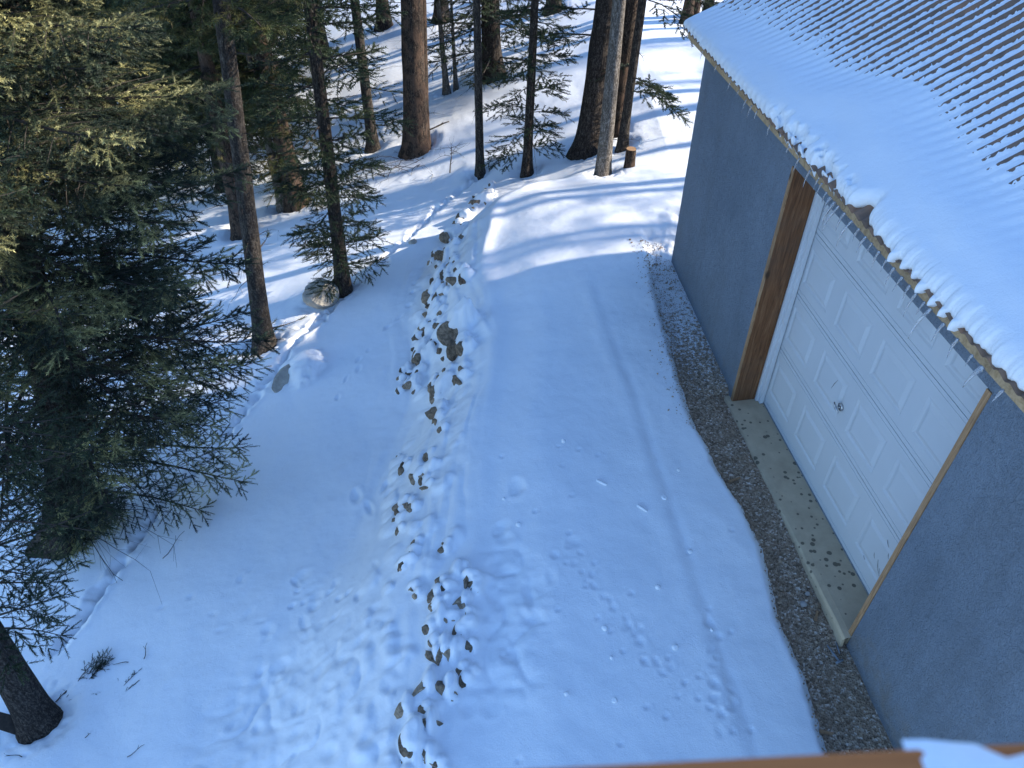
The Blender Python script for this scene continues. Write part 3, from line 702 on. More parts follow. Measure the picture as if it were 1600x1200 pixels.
# big capped boulder in the bank
p = at(712, 524); rock('boulder', (p[0], p[1], p[2] + .05), 1.0, (.20, .17, .15), seed=307, sub=4, cuts=4, rough=.55, label='largest dark brown boulder in the bank under a cap of snow', cat='boulder')
BUMPS.append((p[0] + .05, p[1] + .075, .25, .20, .34))
# round boulder and half buried boulder on the left slope
p = at(503, 470); rock('boulder', (p[0], p[1] + .03, p[2] + .10), .25, (1.05, 1, .78), rough=.12, seed=410, sub=4, cuts=3, mtl=M['rock_grey'], label='round grey boulder at the foot of the slim dark spruce', cat='boulder')
STAMPS.append((p[0], p[1] - .06, .34, .30, 0, .06, .01))
p = at(449, 592); rock('boulder', (p[0] - .02, p[1], p[2] - .02), .21, (.62, 1.3, .8), rough=.2, seed=417, sub=3, cuts=4, mtl=M['rock_grey'], label='long grey rock half buried in the open snow right of the straight grey trunk', cat='boulder').rotation_euler = (0, 0, -.35)
BUMPS.append((p[0] + .20, p[1] + .12, .26, .36, .17))
p = at(645, 379); rock('rock', (p[0], p[1], p[2]), .07, seed=430, mtl=M['rock_grey'], label='small lone grey stone on the slope left of the stony bank')

# ------------------------------------------------------------------ ground: one snow sheet
def spaced(*parts):
    o = []
    for a, b_, st in parts: o.append(np.arange(a, b_ - 1e-6, st))
    return np.concatenate(o + [np.array([parts[-1][1]])])
xs = spaced((-70, -30, 4), (-30, -9, .5), (-9, -6, .1), (-6, -2.3, .035), (-2.3, 2.95, .0175), (2.95, 4, .1), (4, 14, .5), (14, 70, 4))
ys = spaced((-25, -4, 3), (-4, 1.4, .3), (1.4, 10.6, .0185), (10.6, 16, .06), (16, 24, .25), (24, 90, 3))
X, Y = np.meshgrid(xs, ys, indexing='xy')
Zg = height(X.ravel().copy(), Y.ravel().copy())
nx, ny = len(xs), len(ys)
ii = (np.arange(ny - 1)[:, None] * nx + np.arange(nx - 1)[None]).ravel()
fq = np.stack([ii, ii + 1, ii + nx + 1, ii + nx], -1)
g = mesh_np('snow_ground', np.stack([X.ravel(), Y.ravel(), Zg], -1), fq, M['snow'], None, True)
tag(g, kind='structure')
# gravel strip along the wall
ga = np.arange(-2.6, 5.9, .03); go = np.arange(-.75, .12, .03)
A, O = np.meshgrid(ga, go, indexing='xy'); A = A.ravel(); O = O.ravel()
q = P_[None] + A[:, None] * D_[None] + O[:, None] * N_[None]
q[:, 2] = zgrav(A, O) + .012 * fbm(q[:, 0] * 9, q[:, 1] * 9, 81, 3) - .02 * sstep(.1, -.1, O + .2)
n1 = len(ga); n2 = len(go); ii = (np.arange(n2 - 1)[:, None] * n1 + np.arange(n1 - 1)[None]).ravel()
tag(mesh_np('gravel_strip', q, np.stack([ii, ii + 1, ii + n1 + 1, ii + n1], -1), M['gravel'], None, True), kind='structure')
# loose grit
ico = np.array([[0, 0, 1], [.9, 0, .1], [.1, .8, 0], [-.8, .2, .1], [-.2, -.9, 0], [0, 0, -.8]])
icf = np.array([[0, 1, 2], [0, 2, 3], [0, 3, 4], [0, 4, 1], [5, 2, 1], [5, 3, 2], [5, 4, 3], [5, 1, 4]])
mb = MB()
for i in range(4200):
    al = rng.uniform(-1.6, 5.3); e = np.interp(al, *SNOW_EDGE); of = rng.uniform(e - .06, -.01)
    if al > 2.2 and rng.random() < .25: of = e - abs(rng.normal(0, .1))
    s_ = rng.uniform(.004, .011) if rng.random() < .93 else rng.uniform(.012, .022)
    p = W(al, of, 0); z = float(zgrav(np.array(al), np.array(of))) if of > e + .02 else max(zground(al), hz(p[0], p[1]))
    a = rng.uniform(0, 6.28); R = np.array([[math.cos(a), -math.sin(a), 0], [math.sin(a), math.cos(a), 0], [0, 0, .7]])
    mb.add((ico * s_ * rng.uniform(.6, 1.3, (1, 3))) @ R.T + np.array([p[0], p[1], z + s_ * .3]), None, icf)
tag(mb.build('loose_grit', M['pebble']), 'loose dark grit and pebbles lying along the garage wall', 'gravel', kind='stuff')
# bits lying on the gravel
for i, (al, of, r_, lab) in enumerate([(.33, -.20, .030, 'larger pale broken stone on the gravel by the concrete sill'), (.42, -.13, .022, 'smaller pale stone chip above the larger pale stone on the gravel'), (.31, -.09, .026, 'brownish stone next to the pale stones on the gravel'), (-.42, -.20, .018, 'grey pebble on the gravel below the grey metal stakes')]):
    p = W(al, of, zground(al) + r_ * .4); rock('stone', p, r_, seed=500 + i, sub=2, mtl=M['stone_pale'] if i < 2 else M['rock'], label=lab, cat='stone')
def stake(name, a, b_, r, label, head=None):
    mb = MB(); pa = W(a[0], a[1], zground(a[0]) + .018); pb = W(b_[0], b_[1], zground(b_[0]) + .018); tube(mb, [pa, pa * .5 + pb * .5, pb], [r * .6, r, r], 8)
    if head:
        dd = unit(pb - pa); pe = np.cross(dd, Z_); tube(mb, [pb - pe * head, pb, pb + pe * head], r * 1.15, 8)
    tag(mb.build(name, M['steel'], smooth=True, origin=tuple(pa)), label, 'stake')
stake('metal_stake', (-.03, -.16), (-.17, -.12), .009, 'grey metal stake with a crosspiece lying on the gravel', .032)
stake('metal_stake', (-.02, -.08), (-.11, -.09), .006, 'short grey metal pin beside the stake with a crosspiece')
for i, (al, of, a, L, lab) in enumerate([(.22, -.14, .6, .10, 'splinter of wood on the gravel below the pale stones'), (1.62, -.34, 1.3, .13, 'long pale wood splinter on the gravel near the far end of the sill'), (-.66, -.44, 1.9, .10, 'wood scrap at the snow edge near the deck rail')]):
    mb = MB(); dd = D_ * math.cos(a) + N_ * math.sin(a); c0 = W(al, of, zground(al) + .012); pe = np.cross(dd, Z_)
    c = [c0 + dd * L * sx_ * .5 + pe * .012 * sy_ + Z_ * sz for sz in (-.005, .006) for sx_, sy_ in ((-1, -1), (1, -.6), (.9, .8), (-1, 1))]
    mb.box8(c); tag(mb.build('wood_splinter', M['wood_edge'], origin=tuple(c0)), lab, 'splinter')

# ------------------------------------------------------------------ garage
GA0, GA1, GW, EZ, PITCH = -4.0, 4.92, 6.8, 2.77, .56
gar = thing('garage', 'blue grey stucco garage with a white sectional door and a rusty corrugated roof', 'garage', tuple(W(0, 0, 0)))
go_ = W(0, 0, 0)
DA0, DA1, DZ = 0.0, 2.63, 2.605        # door opening
def wbox(mb, a0, a1, o0, o1, z0, z1):
    mb.box8([W(a, o, z) for z in (z0, z1) for a, o in ((a0, o0), (a0, o1), (a1, o1), (a1, o0))])
mb = MB()
wbox(mb, GA0, DA0 - .045, 0, .25, -.6, EZ); wbox(mb, DA1 + .045, GA1, 0, .25, -.6, EZ); wbox(mb, DA0 - .045, DA1 + .045, 0, .25, DZ, EZ)
for a0, a1 in ((GA0 + .002, GA0 + .25), (GA1 - .25, GA1 - .002)):   # gable ends
    r = GW / 2; zr = EZ + PITCH * r - .08
    pr = [(0.252, -.6), (GW - .002, -.6), (GW - .002, EZ - .05), (r, zr), (0.252, EZ + .252 * PITCH - .08)]
    v = [W(a0, o, z) for o, z in pr] + [W(a1, o, z) for o, z in pr]; k = len(pr)
    mb.add(v, [[i, (i + 1) % k, (i + 1) % k + k, i + k] for i in range(k)]); 
    mb.f3.append(np.array([[0, i + 1, i] for i in (1, 2, 3)]) + mb.n - 2 * k); mb.f3.append(np.array([[k, k + i, k + i + 1] for i in (1, 2, 3)]) + mb.n - 2 * k)
wbox(mb, GA0 + .3, GA1 - .3, GW - .252, GW - .004, -.6, EZ - .1)
mb.build('wall', M['stucco'], gar, origin=None).data.transform(__import__('mathutils').Matrix.Translation(-Vector(go_)))
def gpart(mb, name, mtl, bevel=0, parent=None, smooth=False):
    o = mb.build(name, mtl, parent or gar, smooth, None, bevel)
    o.data.transform(__import__('mathutils').Matrix.Translation(-Vector(go_))); return o
# jamb boards: reveal face and sawn edge
for a0, a1 in ((DA1, DA1 + .043), (DA0 - .043, DA0)):
    mb = MB(); wbox(mb, a0, a1, .004, .235, .002, DZ - .002); gpart(mb, 'door_jamb', M['wood_post'], .003)
    mb = MB(); wbox(mb, a0 + .001, a1 - .001, -.006, .0035, .003, DZ - .004); gpart(mb, 'jamb_edge', M['wood_edge'])
mb = MB(); wbox(mb, DA0 + .001, DA1 - .001, .06, .235, DZ - .045, DZ - .003); gpart(mb, 'door_header', M['wood_post'])
# white stop moulding
mb = MB(); wbox(mb, DA1 - .035, DA1 - .001, .236, .30, .004, DZ - .05); wbox(mb, DA1 - .075, DA1 - .036, .262, .302, .004, DZ - .05)
wbox(mb, DA0 + .001, DA0 + .03, .236, .30, .004, DZ - .05); wbox(mb, DA0 + .031, DA1 - .076, .236, .30, DZ - .08, DZ - .05)
gpart(mb, 'door_stop', M['trim_white'], .003)
# door: four sections of four raised panels
door = MB()
d0, d1 = .06, 2.575
cols = [(.20, .66), (.82, 1.29), (1.45, 1.91), (2.07, 2.53)]
secs = [(.012, .742), (.748, 1.392), (1.398, 2.022), (2.028, 2.60)]
rows = [(.20, .60), (.89, 1.26), (1.53, 1.88), (2.16, 2.5)]
OFF = .31
for (z0, z1), (r0, r1) in zip(secs, rows):
    zc = sorted(set([z0, z1, r0, r1])); ac = sorted([d0, d1] + [c_ for cc in cols for c_ in cc])
    # lattice of flat quads with holes for the panels, then bevelled fields
    for ia in range(len(ac) - 1):
        for iz in range(len(zc) - 1):
            a0, a1, y0, y1 = ac[ia], ac[ia + 1], zc[iz], zc[iz + 1]
            hole = (a0, a1) in cols and (y0, y1) == (r0, r1)
            if not hole:
                door.add([W(a0, OFF, y0), W(a1, OFF, y0), W(a1, OFF, y1), W(a0, OFF, y1)], [[0, 3, 2, 1]])
            else:
                lv = [(0, 0), (.016, .010), (.030, .010), (.065, -.003)]
                for (i0, h0), (i1, h1) in zip(lv[:-1], lv[1:]):
                    o = [W(a0 + i0, OFF + h0, y0 + i0), W(a1 - i0, OFF + h0, y0 + i0), W(a1 - i0, OFF + h0, y1 - i0), W(a0 + i0, OFF + h0, y1 - i0)]
                    n = [W(a0 + i1, OFF + h1, y0 + i1), W(a1 - i1, OFF + h1, y0 + i1), W(a1 - i1, OFF + h1, y1 - i1), W(a0 + i1, OFF + h1, y1 - i1)]
                    door.add(o + n, [[1, 0, 4, 5], [2, 1, 5, 6], [3, 2, 6, 7], [0, 3, 7, 4]])
                i1, h1 = lv[-1]
                door.add([W(a0 + i1, OFF + h1, y0 + i1), W(a1 - i1, OFF + h1, y0 + i1), W(a1 - i1, OFF + h1, y1 - i1), W(a0 + i1, OFF + h1, y1 - i1)], [[0, 3, 2, 1]])
    # section edges turn back into the joint; a small rail above and below
    for zz, sg in ((z0, 1), (z1, -1)):
        door.add([W(d0, OFF, zz), W(d1, OFF, zz), W(d1, OFF + .02, zz - sg * .001), W(d0, OFF + .02, zz - sg * .001)], [[0, 1, 2, 3]])
    for zr in (z0 + .035, z1 - .045):
        door.box8([W(a, o, z) for z in (zr, zr + .010) for a, o in ((d0 + .004, OFF - .003), (d0 + .004, OFF + .004), (d1 - .004, OFF + .004), (d1 - .004, OFF - .003))])
wbox(door, d0, d1, OFF + .021, OFF + .05, .012, 2.6)
dr = gpart(door, 'garage_door', M['door_white'])
mb = MB(); wbox(mb, d0, d1, OFF - .006, OFF + .03, .0, .0115); gpart(mb, 'door_seal', M['steel'], 0, dr)
hb = MB(); hc = W(1.437, OFF - .012, 1.028)
tube(hb, [hc + N_ * .012, hc - N_ * .004, hc - N_ * .006], [.034, .034, .026], 20)
tube(hb, [hc, hc - N_ * .035, hc - N_ * .040], [.011, .011, .008], 12)
tube(hb, [hc - N_ * .034 + D_ * .048 + Z_ * .018, hc - N_ * .038 + D_ * .02 + Z_ * .01, hc - N_ * .04, hc - N_ * .038 - D_ * .02 - Z_ * .01, hc - N_ * .034 - D_ * .048 - Z_ * .018], [.006, .009, .011, .009, .006], 10)
gpart(hb, 'door_handle', M['chrome'], 0, dr, True)
# scratches on the door
for (al, z, L, a) in [(1.62, 1.12, .14, 1.9), (.34, .33, .11, 1.0), (.30, .30, .07, 1.1), (.42, .36, .05, 1.0), (.36, .60, .06, .8), (.30, .52, .05, 1.1), (.22, .42, .04, 1.0), (.50, .22, .04, .7)]:
    mb = MB(); dd = D_ * math.cos(a) + Z_ * math.sin(a); tube(mb, [W(al, OFF - .0035, z) - dd * L / 2, W(al, OFF - .0045, z) + D_ * .004, W(al, OFF - .0035, z) + dd * L / 2], [.001, .0022, .001], 5); gpart(mb, 'scuff_mark', M['twig'], 0, dr)
# concrete sill
mb = MB(); wbox(mb, DA0 - .03, DA1 + .09, -.0, .34, -.5, 0.0)
sa = np.linspace(DA0 - .05, DA1 + .09, 60); v = []
for i, a in enumerate(sa):
    j = .008 * fbm(np.array(a * 6.0), np.array(0.0), 91, 3)
    for o, z in ((.001, -.5), (-.062 + j, -.5), (-.060 + j, -.03), (-.045 + j, -.007), (.001, -.0015)): v.append(W(a, o, z))
k = 5; f = [[i * k + j, (i + 1) * k + j, (i + 1) * k + j + 1, i * k + j + 1] for i in range(59) for j in range(4)]
f += [[0, 1, 2, 3], [59 * k + 3, 59 * k + 2, 59 * k + 1, 59 * k]]
mb.add(v, f); gpart(mb, 'concrete_sill', M['concrete'])
# foundation line under the stucco
mb = MB(); wbox(mb, GA0, DA0 - .055, -.008, -.0005, -.6, -.2); gpart(mb, 'footing', M['concrete'])
# soffit board / fascia
E0 = -.10
mb = MB(); wbox(mb, GA0, GA1 + .42, -.062, -.003, EZ - .042, EZ + .028); gpart(mb, 'fascia', M['wood_fascia'], .004)
# corrugated roof sheets
UP = unit(N_ + PITCH * Z_); NR = unit(np.cross(UP, D_)); NR = NR if NR[2] > 0 else -NR
RIDGE = (GW / 2 + .10) * math.sqrt(1 + PITCH ** 2)
RO = lambda al, s, h: W(al, -.10, EZ + .045) + UP * s + NR * h
CP, CA = .102, .0175
def corr(al): return CA * np.cos(2 * np.pi * al / CP)
ra = np.arange(GA0 - .2, GA1 + .51, CP / 12)
def grid_mesh(A, Sg, Hh, base_fn):
    """A,Sg,Hh shaped (nr,nc)"""
    v = (W(0, -.10, EZ + .045)[None, None] + A[..., None] * D_ + Sg[..., None] * UP + Hh[..., None] * NR)
    nr, nc = A.shape; ii = (np.arange(nr - 1)[:, None] * nc + np.arange(nc - 1)[None]).ravel()
    return v.reshape(-1, 3), np.stack([ii, ii + 1, ii + nc + 1, ii + nc], -1)
ss = np.array([0, .02, .5, 1, 1.8, 1.805, 2.6, RIDGE])
A, Sg = np.meshgrid(ra, ss, indexing='xy'); Hh = corr(A) + np.where(Sg > 1.802, .004, 0.)
v, f = grid_mesh(A, Sg, Hh, None)
ro = mesh_np('roof', v - go_, f, M['rusty_roof'], gar, True); mo = ro.modifiers.new('thick', 'SOLIDIFY'); mo.thickness = .003; mo.offset = -1
# other slope, plain sheet with the same corrugation
rp = W(0, GW / 2, EZ + .045 + PITCH * (GW / 2 + .10)); UD = unit(N_ - PITCH * Z_); ND = unit(np.cross(UD, D_)); ND = ND if ND[2] > 0 else -ND
A, Sg = np.meshgrid(np.arange(GA0 - .2, GA1 + .06, CP / 4), np.array([0.01, RIDGE]), indexing='xy'); Hh = corr(A)
v = rp[None, None] + A[..., None] * D_ + Sg[..., None] * UD + Hh[..., None] * ND
nr, nc = A.shape; ii = (np.arange(nr - 1)[:, None] * nc + np.arange(nc - 1)[None]).ravel()
mesh_np('roof', v.reshape(-1, 3) - go_, np.stack([ii, ii + 1, ii + nc + 1, ii + nc], -1), M['rusty_roof'], gar, True)
mb = MB(); tube(mb, [rp + D_ * (GA0 - .2) - Z_ * .0, rp + D_ * (GA1 + .5) - Z_ * .0], .05, 10); gpart(mb, 'ridge_cap', M['rusty_roof'], 0, None, True)

# snow lying on the roof: deep at the eave, thinning to stripes in the valleys
na = np.arange(GA0 - .2, GA1 + .505, CP / 14)
sg_ = np.concatenate([np.linspace(0, 1, 9) ** 1.6 * .05, np.arange(.06, .5, .02), np.arange(.5, 2.0, .016), np.arange(2.0, 2.4, .03), np.arange(2.4, RIDGE - .1, .06)])
A, T = np.meshgrid(na, sg_, indexing='xy')
def lobes(al):
    """how far the snow hangs over (negative) or stops short of (positive) the eave edge"""
    nearw = sstep(1.2, 2.1, al) * -1 + 1
    ph = al / .128 + .9 * fbm(al * 2.9, al * 0, 101, 2)
    amp = .012 + .055 * np.clip(.5 + 1.5 * vnoise(al * 6.1, al * 0, 102), 0, 1)
    tongue = -amp * (np.maximum(0, np.cos(2 * np.pi * ph)) ** .85) * nearw * sstep(-.25, .1, al) + .014 * fbm(al * 30, al * 0, 105, 2) * nearw
    far = .004 + .014 * fbm(al * 5, al * 0, 103, 2)
    ragged = .06 * np.maximum(0, fbm(al * 11, al * 0, 104, 3)) * (1 - sstep(2.8, 3.3, al)) * sstep(1.5, 2.0, al)
    gap = .11 * np.exp(-((al - 1.50) / .08) ** 2)
    return far * (1 - nearw) + .025 * nearw + tongue + ragged + gap
e = lobes(na)[None]
Sg = e + T * (RIDGE - .06 - e) / (RIDGE - .06)
send = np.interp(A, [-4, 0, 1.0, 1.5, 2.4, 3.2, 4.5, 5.4], [.62, .60, .60, .58, .78, .52, .34, .20]) + .10 * fbm(A * 1.6, A * 0, 111, 3)
thick = (.075 + .03 * fbm(A * 1.2, Sg * 1.6, 112, 3)) * np.interp(A, [0, 2, 5.4], [1.15, 1.0, .75])
up_ = Sg - send
lowest = np.interp(A, [-4, 1, 3, 4.2, 5.4], [-.12, -.04, .16, .52, .88])
fill = CA * (np.maximum(lowest, .96 - np.interp(A, [0, 3, 5.4], [1.30, .75, .36]) * np.maximum(0, up_)) + .10 * np.cos(2 * np.pi * A / CP) + .30 * fbm(A * 3.2, Sg * .8, 113, 3) + (.62 * fbm(A * 70, Sg * 55, 114, 2) - .05) * sstep(-.05, .3, up_) * (.25 + .9 * (np.sin(2 * np.pi * A / CP) < 0)) + .30 * np.cos(2 * np.pi * A / CP) * sstep(-.25, 0., up_) * (1 - sstep(.2, .7, up_)))
kb = 1 - sstep(-.30, .22, up_)
Hh = fill * (1 - kb) + (thick + CA) * kb + np.where(up_ > -.1, .10 * CA * -np.cos(2 * np.pi * A / CP), 0)
edge_w = 1 - sstep(.05, .22, Sg)
rl_ = .085 + .06 * (1 - sstep(1.2, 2.1, A))
e0 = np.maximum(e, .012)
q_ = np.clip((Sg - e0) / rl_, 0, 1); rise = np.sqrt(q_ * (2 - q_))
Hh = Hh * rise + (corr(A) * .6 + .004) * (1 - rise) + .006 * fbm(A * 14, Sg * 14, 116, 3) * edge_w
qt = np.clip((Sg - e) / .045, 0, 1); Hh = np.maximum(Hh, np.where((e < 0) & (Sg < .06), (.040 + .02 * fbm(A * 9, A * 0, 118, 2)) * np.sqrt(qt * (2 - qt)), -1))
crumb = (1 - sstep(2.8, 3.2, A)) * sstep(1.6, 1.9, A) * (1 - sstep(.05, .17, Sg))
Hh -= crumb * .08 * sstep(-.05, .25, fbm(A * 15, Sg * 15, 115, 2))
Hh -= np.where(Sg < 0, (Sg ** 2) * 7.0, 0)      # tongues sag over the edge
v, f = grid_mesh(A, Sg, Hh, None)
# underside of the hanging edge
low = (W(0, -.10, EZ + .045)[None] + na[:, None] * D_ + (e[0] + .03)[:, None] * UP + (np.minimum(-.022, -.02 + np.minimum(e[0], 0) * .35))[:, None] * NR)
nb = len(v); v = np.vstack([v, low]); j = np.arange(len(na) - 1)
f = np.vstack([f, np.stack([j + 1, j, nb + j, nb + j + 1], -1)])
rs = mesh_np('roof_snow', v, f, M['snow'], None, True, origin=tuple(W(0, 0, EZ)))
tag(rs, 'thick snow blanket along the eave of the corrugated garage roof, thinning to stripes uphill', 'snow')

# icicles at the eave
def icicle(al, L, r, out, k):
    mb = MB(); p0 = np.zeros(3); pts = []; n = 7
    bendy = rng.uniform(-.25, .25)
    for i in range(n):
        t = i / (n - 1); a = out * (1 - .55 * t)
        pts.append(-N_ * L * t * a - Z_ * L * t * math.sqrt(max(.05, 1 - a * a)) + D_ * L * bendy * t * t * .4)
    rad = r * (1 - np.linspace(0, 1, n) ** 1.2 * .88) * (1 + .15 * rng.normal(size=n)); tube(mb, pts, np.abs(rad), 8)
    o = mb.build('icicle', M['ice'], smooth=True); o.location = tuple(RO(al, -.012 if al > 1.9 else -.03, -.012)); return o
ic = [(4.75, .10, .006, .2), (4.35, .07, .005, .2), (3.95, .09, .006, .3), (3.75, .05, .005, .2), (3.55, .10, .006, .35), (3.42, .12, .007, .35), (3.3, .09, .006, .3), (3.02, .10, .006, .1), (2.62, .07, .006, .3),
      (2.42, .12, .008, .35), (2.22, .14, .009, .4), (2.08, .09, .008, .4), (2.02, .10, .008, .3), (1.9, .08, .009, .5), (1.83, .12, .012, .55)]
for k, (al, L, r, out) in enumerate(ic):
    tag(icicle(al, L, r, out, k), 'thin clear icicle hanging from the wooden fascia under the far part of the eave', 'icicle', 'thin icicles under the far part of the eave')
ic2 = [(1.76, .19, .013, .62), (1.70, .21, .014, .65), (1.61, .14, .011, .5), (1.50, .20, .011, .7), (1.40, .10, .009, .45), (1.30, .13, .010, .6), (1.22, .08, .008, .4), (1.12, .12, .010, .4), (1.02, .09, .008, .5), (.93, .13, .010, .4), (.83, .12, .009, .4),
       (.74, .10, .009, .35), (.66, .17, .011, .45), (.57, .10, .009, .4), (.50, .23, .014, .6), (.36, .13, .010, .5), (.22, .13, .009, .4), (.08, .08, .008, .4), (-.02, .16, .015, .7), (-.2, .10, .009, .4)]
for k, (al, L, r, out) in enumerate(ic2):
    tag(icicle(al, L, r, out, k), 'thick cloudy icicle bending out from the snowy near eave above the white door', 'icicle', 'thick icicles along the near eave')

# ------------------------------------------------------------------ deck rail in front of the camera
rail = thing('deck_railing', 'orange brown wooden deck rail crossing the bottom edge of the picture', 'railing', (0, .10, 5.15))
def rl(name, x0, x1, y0, y1, z0, z1, bv=.003):
    sl_ = .05; mb = MB(); mb.box8([np.array([x, y + sl_ * x - .10, z - 5.15]) for z in (z0, z1) for x, y in ((x0, y0), (x1, y0), (x1, y1), (x0, y1))])
    return mb.build(name, M['wood_rail'], rail, bevel=bv)
rl('cap_board', -2.2, 2.4, -.004, .134, 5.112, 5.150)
rl('rail_board', -2.2, 2.4, .085, .123, 5.02, 5.110); rl('bottom_rail', -2.2, 2.4, .085, .123, 4.28, 4.37)
for x in np.arange(-2.1, 2.4, .13): rl('baluster', x, x + .035, .048, .083, 4.25, 5.11, .002)
for x in (-2.25, 2.402): rl('post', x, x + .09, .02, .11, 4.1, 5.2)
# snow on the rail
xs_ = np.linspace(.175, 1.9, 160); us = np.linspace(0, 1, 16); Xr, Ur = np.meshgrid(xs_, us, indexing='xy')
xe = Xr - .02 * fbm(Ur * 3, Ur * 0, 120, 3)
y0 = .004 + .03 * np.maximum(0, fbm(Xr * 9, Xr * 0, 121, 3)); y1 = .138 + .022 * fbm(Xr * 22, Xr * 0, 122, 4) + .010 * sstep(.22, .30, Xr)
Yr = y0 + Ur * (y1 - y0) + .05 * Xr
prof = np.clip(1 - np.abs(Ur * 2 - 1) ** 7, 0, 1) ** .7 * np.clip((xe - .185) / .05, 0, 1) ** .6
Zr = 5.149 + prof * (.027 + .022 * fbm(Xr * 12, Ur * 3, 123, 4))
ii = (np.arange(15)[:, None] * 160 + np.arange(159)[None]).ravel()
tag(mesh_np('rail_snow', np.stack([Xr, Yr, Zr], -1).reshape(-1, 3), np.stack([ii, ii + 1, ii + 161, ii + 160], -1), M['snow'], None, True, origin=(.5, .1, 5.15)),
    'strip of snow lying on the deck rail in the bottom right corner', 'snow')

# ------------------------------------------------------------------ small things on the snow
def gz(p): 
    return float(height(np.array([p[0]]), np.array([p[1]]))[0])
def twig_thing(px, py, a, L, label, group=None, r=.004):
    p = at(px, py); z = gz(p); mb = MB(); dd = np.array([math.cos(a), math.sin(a), 0]); pe = np.array([-dd[1], dd[0], 0])
    pts = [dd * L * t + pe * L * .12 * math.sin(t * 4) + Z_ * (.012 + hz(p[0] + dd[0] * L * t, p[1] + dd[1] * L * t) - hz(p[0], p[1])) for t in np.linspace(-.5, .5, 6)]
    tube(mb, pts, np.linspace(r, r * .4, 6), 6); tube(mb, [pts[3], pts[3] + (dd * .5 + pe * .6) * L * .25 + Z_ * .02], [r * .6, r * .3], 5)
    o = mb.build('twig', M['twig'], smooth=True); o.location = (p[0], p[1], z)
    tag(o, label, 'twig', group)
TG = 'thin dark twigs on the snow at the lower left'
for (px, py, a, L) in [(228, 1018, 1.5, .16), (188, 1037, 2.9, .17), (213, 1174, .4, .15), (20, 1180, 2.7, .2), (138, 1150, .6, .05)]:
    twig_thing(px, py, a, L, 'thin dark twig lying on the open snow at the lower left', TG)
twig_thing(272, 852, .9, .34, 'bent dry stem on the snow right of the foot of the huge spruce')
twig_thing(685, 198, .1, .42, 'short dark stick on the sunlit snow right of the thickest trunk', r=.02)
def shrub(px, py, n, L, az, spread, label):
    p = at(px, py); z = gz(p); c = Crown()
    for i in range(n):
        a = az + rng.normal(0, spread); c.branch(np.array([rng.normal(0, .04), rng.normal(0, .04), -.02]), a, L * rng.uniform(.5, 1.1), e0=rng.uniform(.05, .5), droop=.2, up=.0, r=.006, step=.07, ds=.045, bare=.15, sec=.3, sc=.55, minsec=.04)
    t = thing('low_shrub', label, 'shrub', (p[0], p[1], z)); c.build(t, M['needle_dark'], M['twig'], 'fine', np.zeros(3))
shrub(95, 1092, 9, .38, .85, .25, 'dark low juniper sprig against the foot of the forked corner trunk')
shrub(130, 1068, 9, .34, 1.1, .25, 'dark ragged shrub sticking out of the snow right of the corner trunk')
shrub(187, 1080, 6, .22, .7, .2, 'small isolated dark sprig lying on the snow near the lower left twigs')
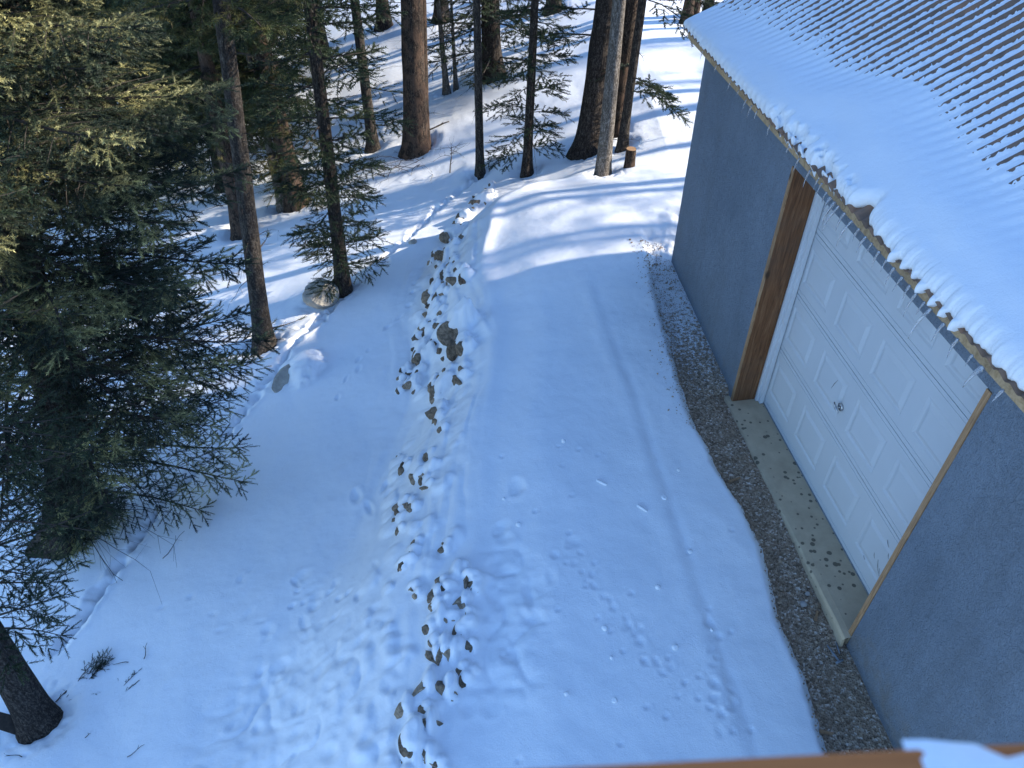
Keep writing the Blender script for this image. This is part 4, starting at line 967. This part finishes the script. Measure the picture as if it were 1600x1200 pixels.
# fallen brush pile behind the bank and a tiny bare sapling
p = at(640, 262); z = gz(p); c = Crown()
c.dead(np.array([.55, .35, .05]), 3.55, 1.5, .022, .05, 6)
for i in range(22): c.dead(np.array([rng.uniform(-.5, .5), rng.uniform(-.3, .3), .02]), rng.uniform(2.4, 4.6) if rng.random() < .7 else rng.uniform(0, 6.28), rng.uniform(.4, 1.0), .006, rng.uniform(0, .5), 5)
t = thing('fallen_branch', 'tangle of fallen dead branches on the snow in front of the thickest trunk', 'branch', (p[0], p[1], z)); c.build(t, None, M['twig'], 'mid', np.zeros(3))
p = at(703, 270); z = gz(p); c = Crown(); c.dead(np.zeros(3), 1.3, .7, .012, 1.35, 5)
for i in range(7): c.dead(np.array([0.02, 0.03, rng.uniform(.25, .5)]), rng.uniform(0, 6.28), .35, .004, .3, 4)
t = thing('sapling', 'tiny bare sapling in the snow left of the slim straight pole', 'tree', (p[0], p[1], z)); c.build(t, None, M['twig'], 'mid', np.zeros(3))
p = at(512, 345); c = Crown()
for i in range(5): c.dead(np.array([rng.uniform(-.2, .2), rng.uniform(-.1, .1), .02]), rng.uniform(-.3, .4), rng.uniform(.4, .8), .006, .1, 5)
t = thing('fallen_branch', 'low dead branch lying on the shaded snow right of the slim dark spruce', 'branch', (p[0] + .5, p[1], gz((p[0] + .5, p[1])))); c.build(t, None, M['twig'], 'mid', np.zeros(3))
# stump
p = at(984, 262); p2 = p + np.array([0, .05, 0]); st = thing('tree_stump', 'short sawn tree stump right of the pale grey trunk', 'stump', tuple(p2))
mb = MB(); zz = [-.3, 0, .1, .2, .27]; tube(mb, [(0, 0, z_) for z_ in zz], [.1, .085, .078, .075, .074], 14, False); mb.build('bark_side', M['bark_red'], st, True)
mb = MB(); tube(mb, [(0, 0, .262), (0, 0, .275)], [.072, .070], 14); mb.build('cut_face', M['wood_edge'], st)
# broken icicle pieces and snow clumps on the terrace
for (px, py, a, lab) in [(940, 755, -.6, 'broken icicle piece on the terrace snow, left one of two'), (1003, 795, -.75, 'broken icicle piece on the terrace snow, right one of two')]:
    p = at(px, py); mb = MB(); dd = np.array([math.cos(a), math.sin(a), 0]); tube(mb, [dd * .055 * t for t in (-1, -.9, 0, .9, 1)], [.004, .011, .013, .012, .005], 8)
    o = mb.build('ice_piece', M['snow'], smooth=True); o.location = (p[0], p[1], gz(p) + .009); tag(o, lab, 'ice')
for i, (px, py) in enumerate([(1038, 778), (1078, 862), (1028, 918), (955, 1028), (945, 982), (880, 690), (1055, 1012), (1112, 985), (885, 1085), (960, 1095), (787, 780), (810, 820), (1060, 735), (700, 560)]):
    p = at(px, py); rock('snow_clump', (p[0], p[1], gz(p) + .008), rng.uniform(.014, .026), rough=.2, seed=700 + i, sub=3, cuts=1, mtl=M['snow'], label='small rounded lump of snow sitting on the smooth terrace snow', group='small snow lumps on the terrace', cat='snow lump').data.polygons.foreach_set('use_smooth', [True] * 1280)
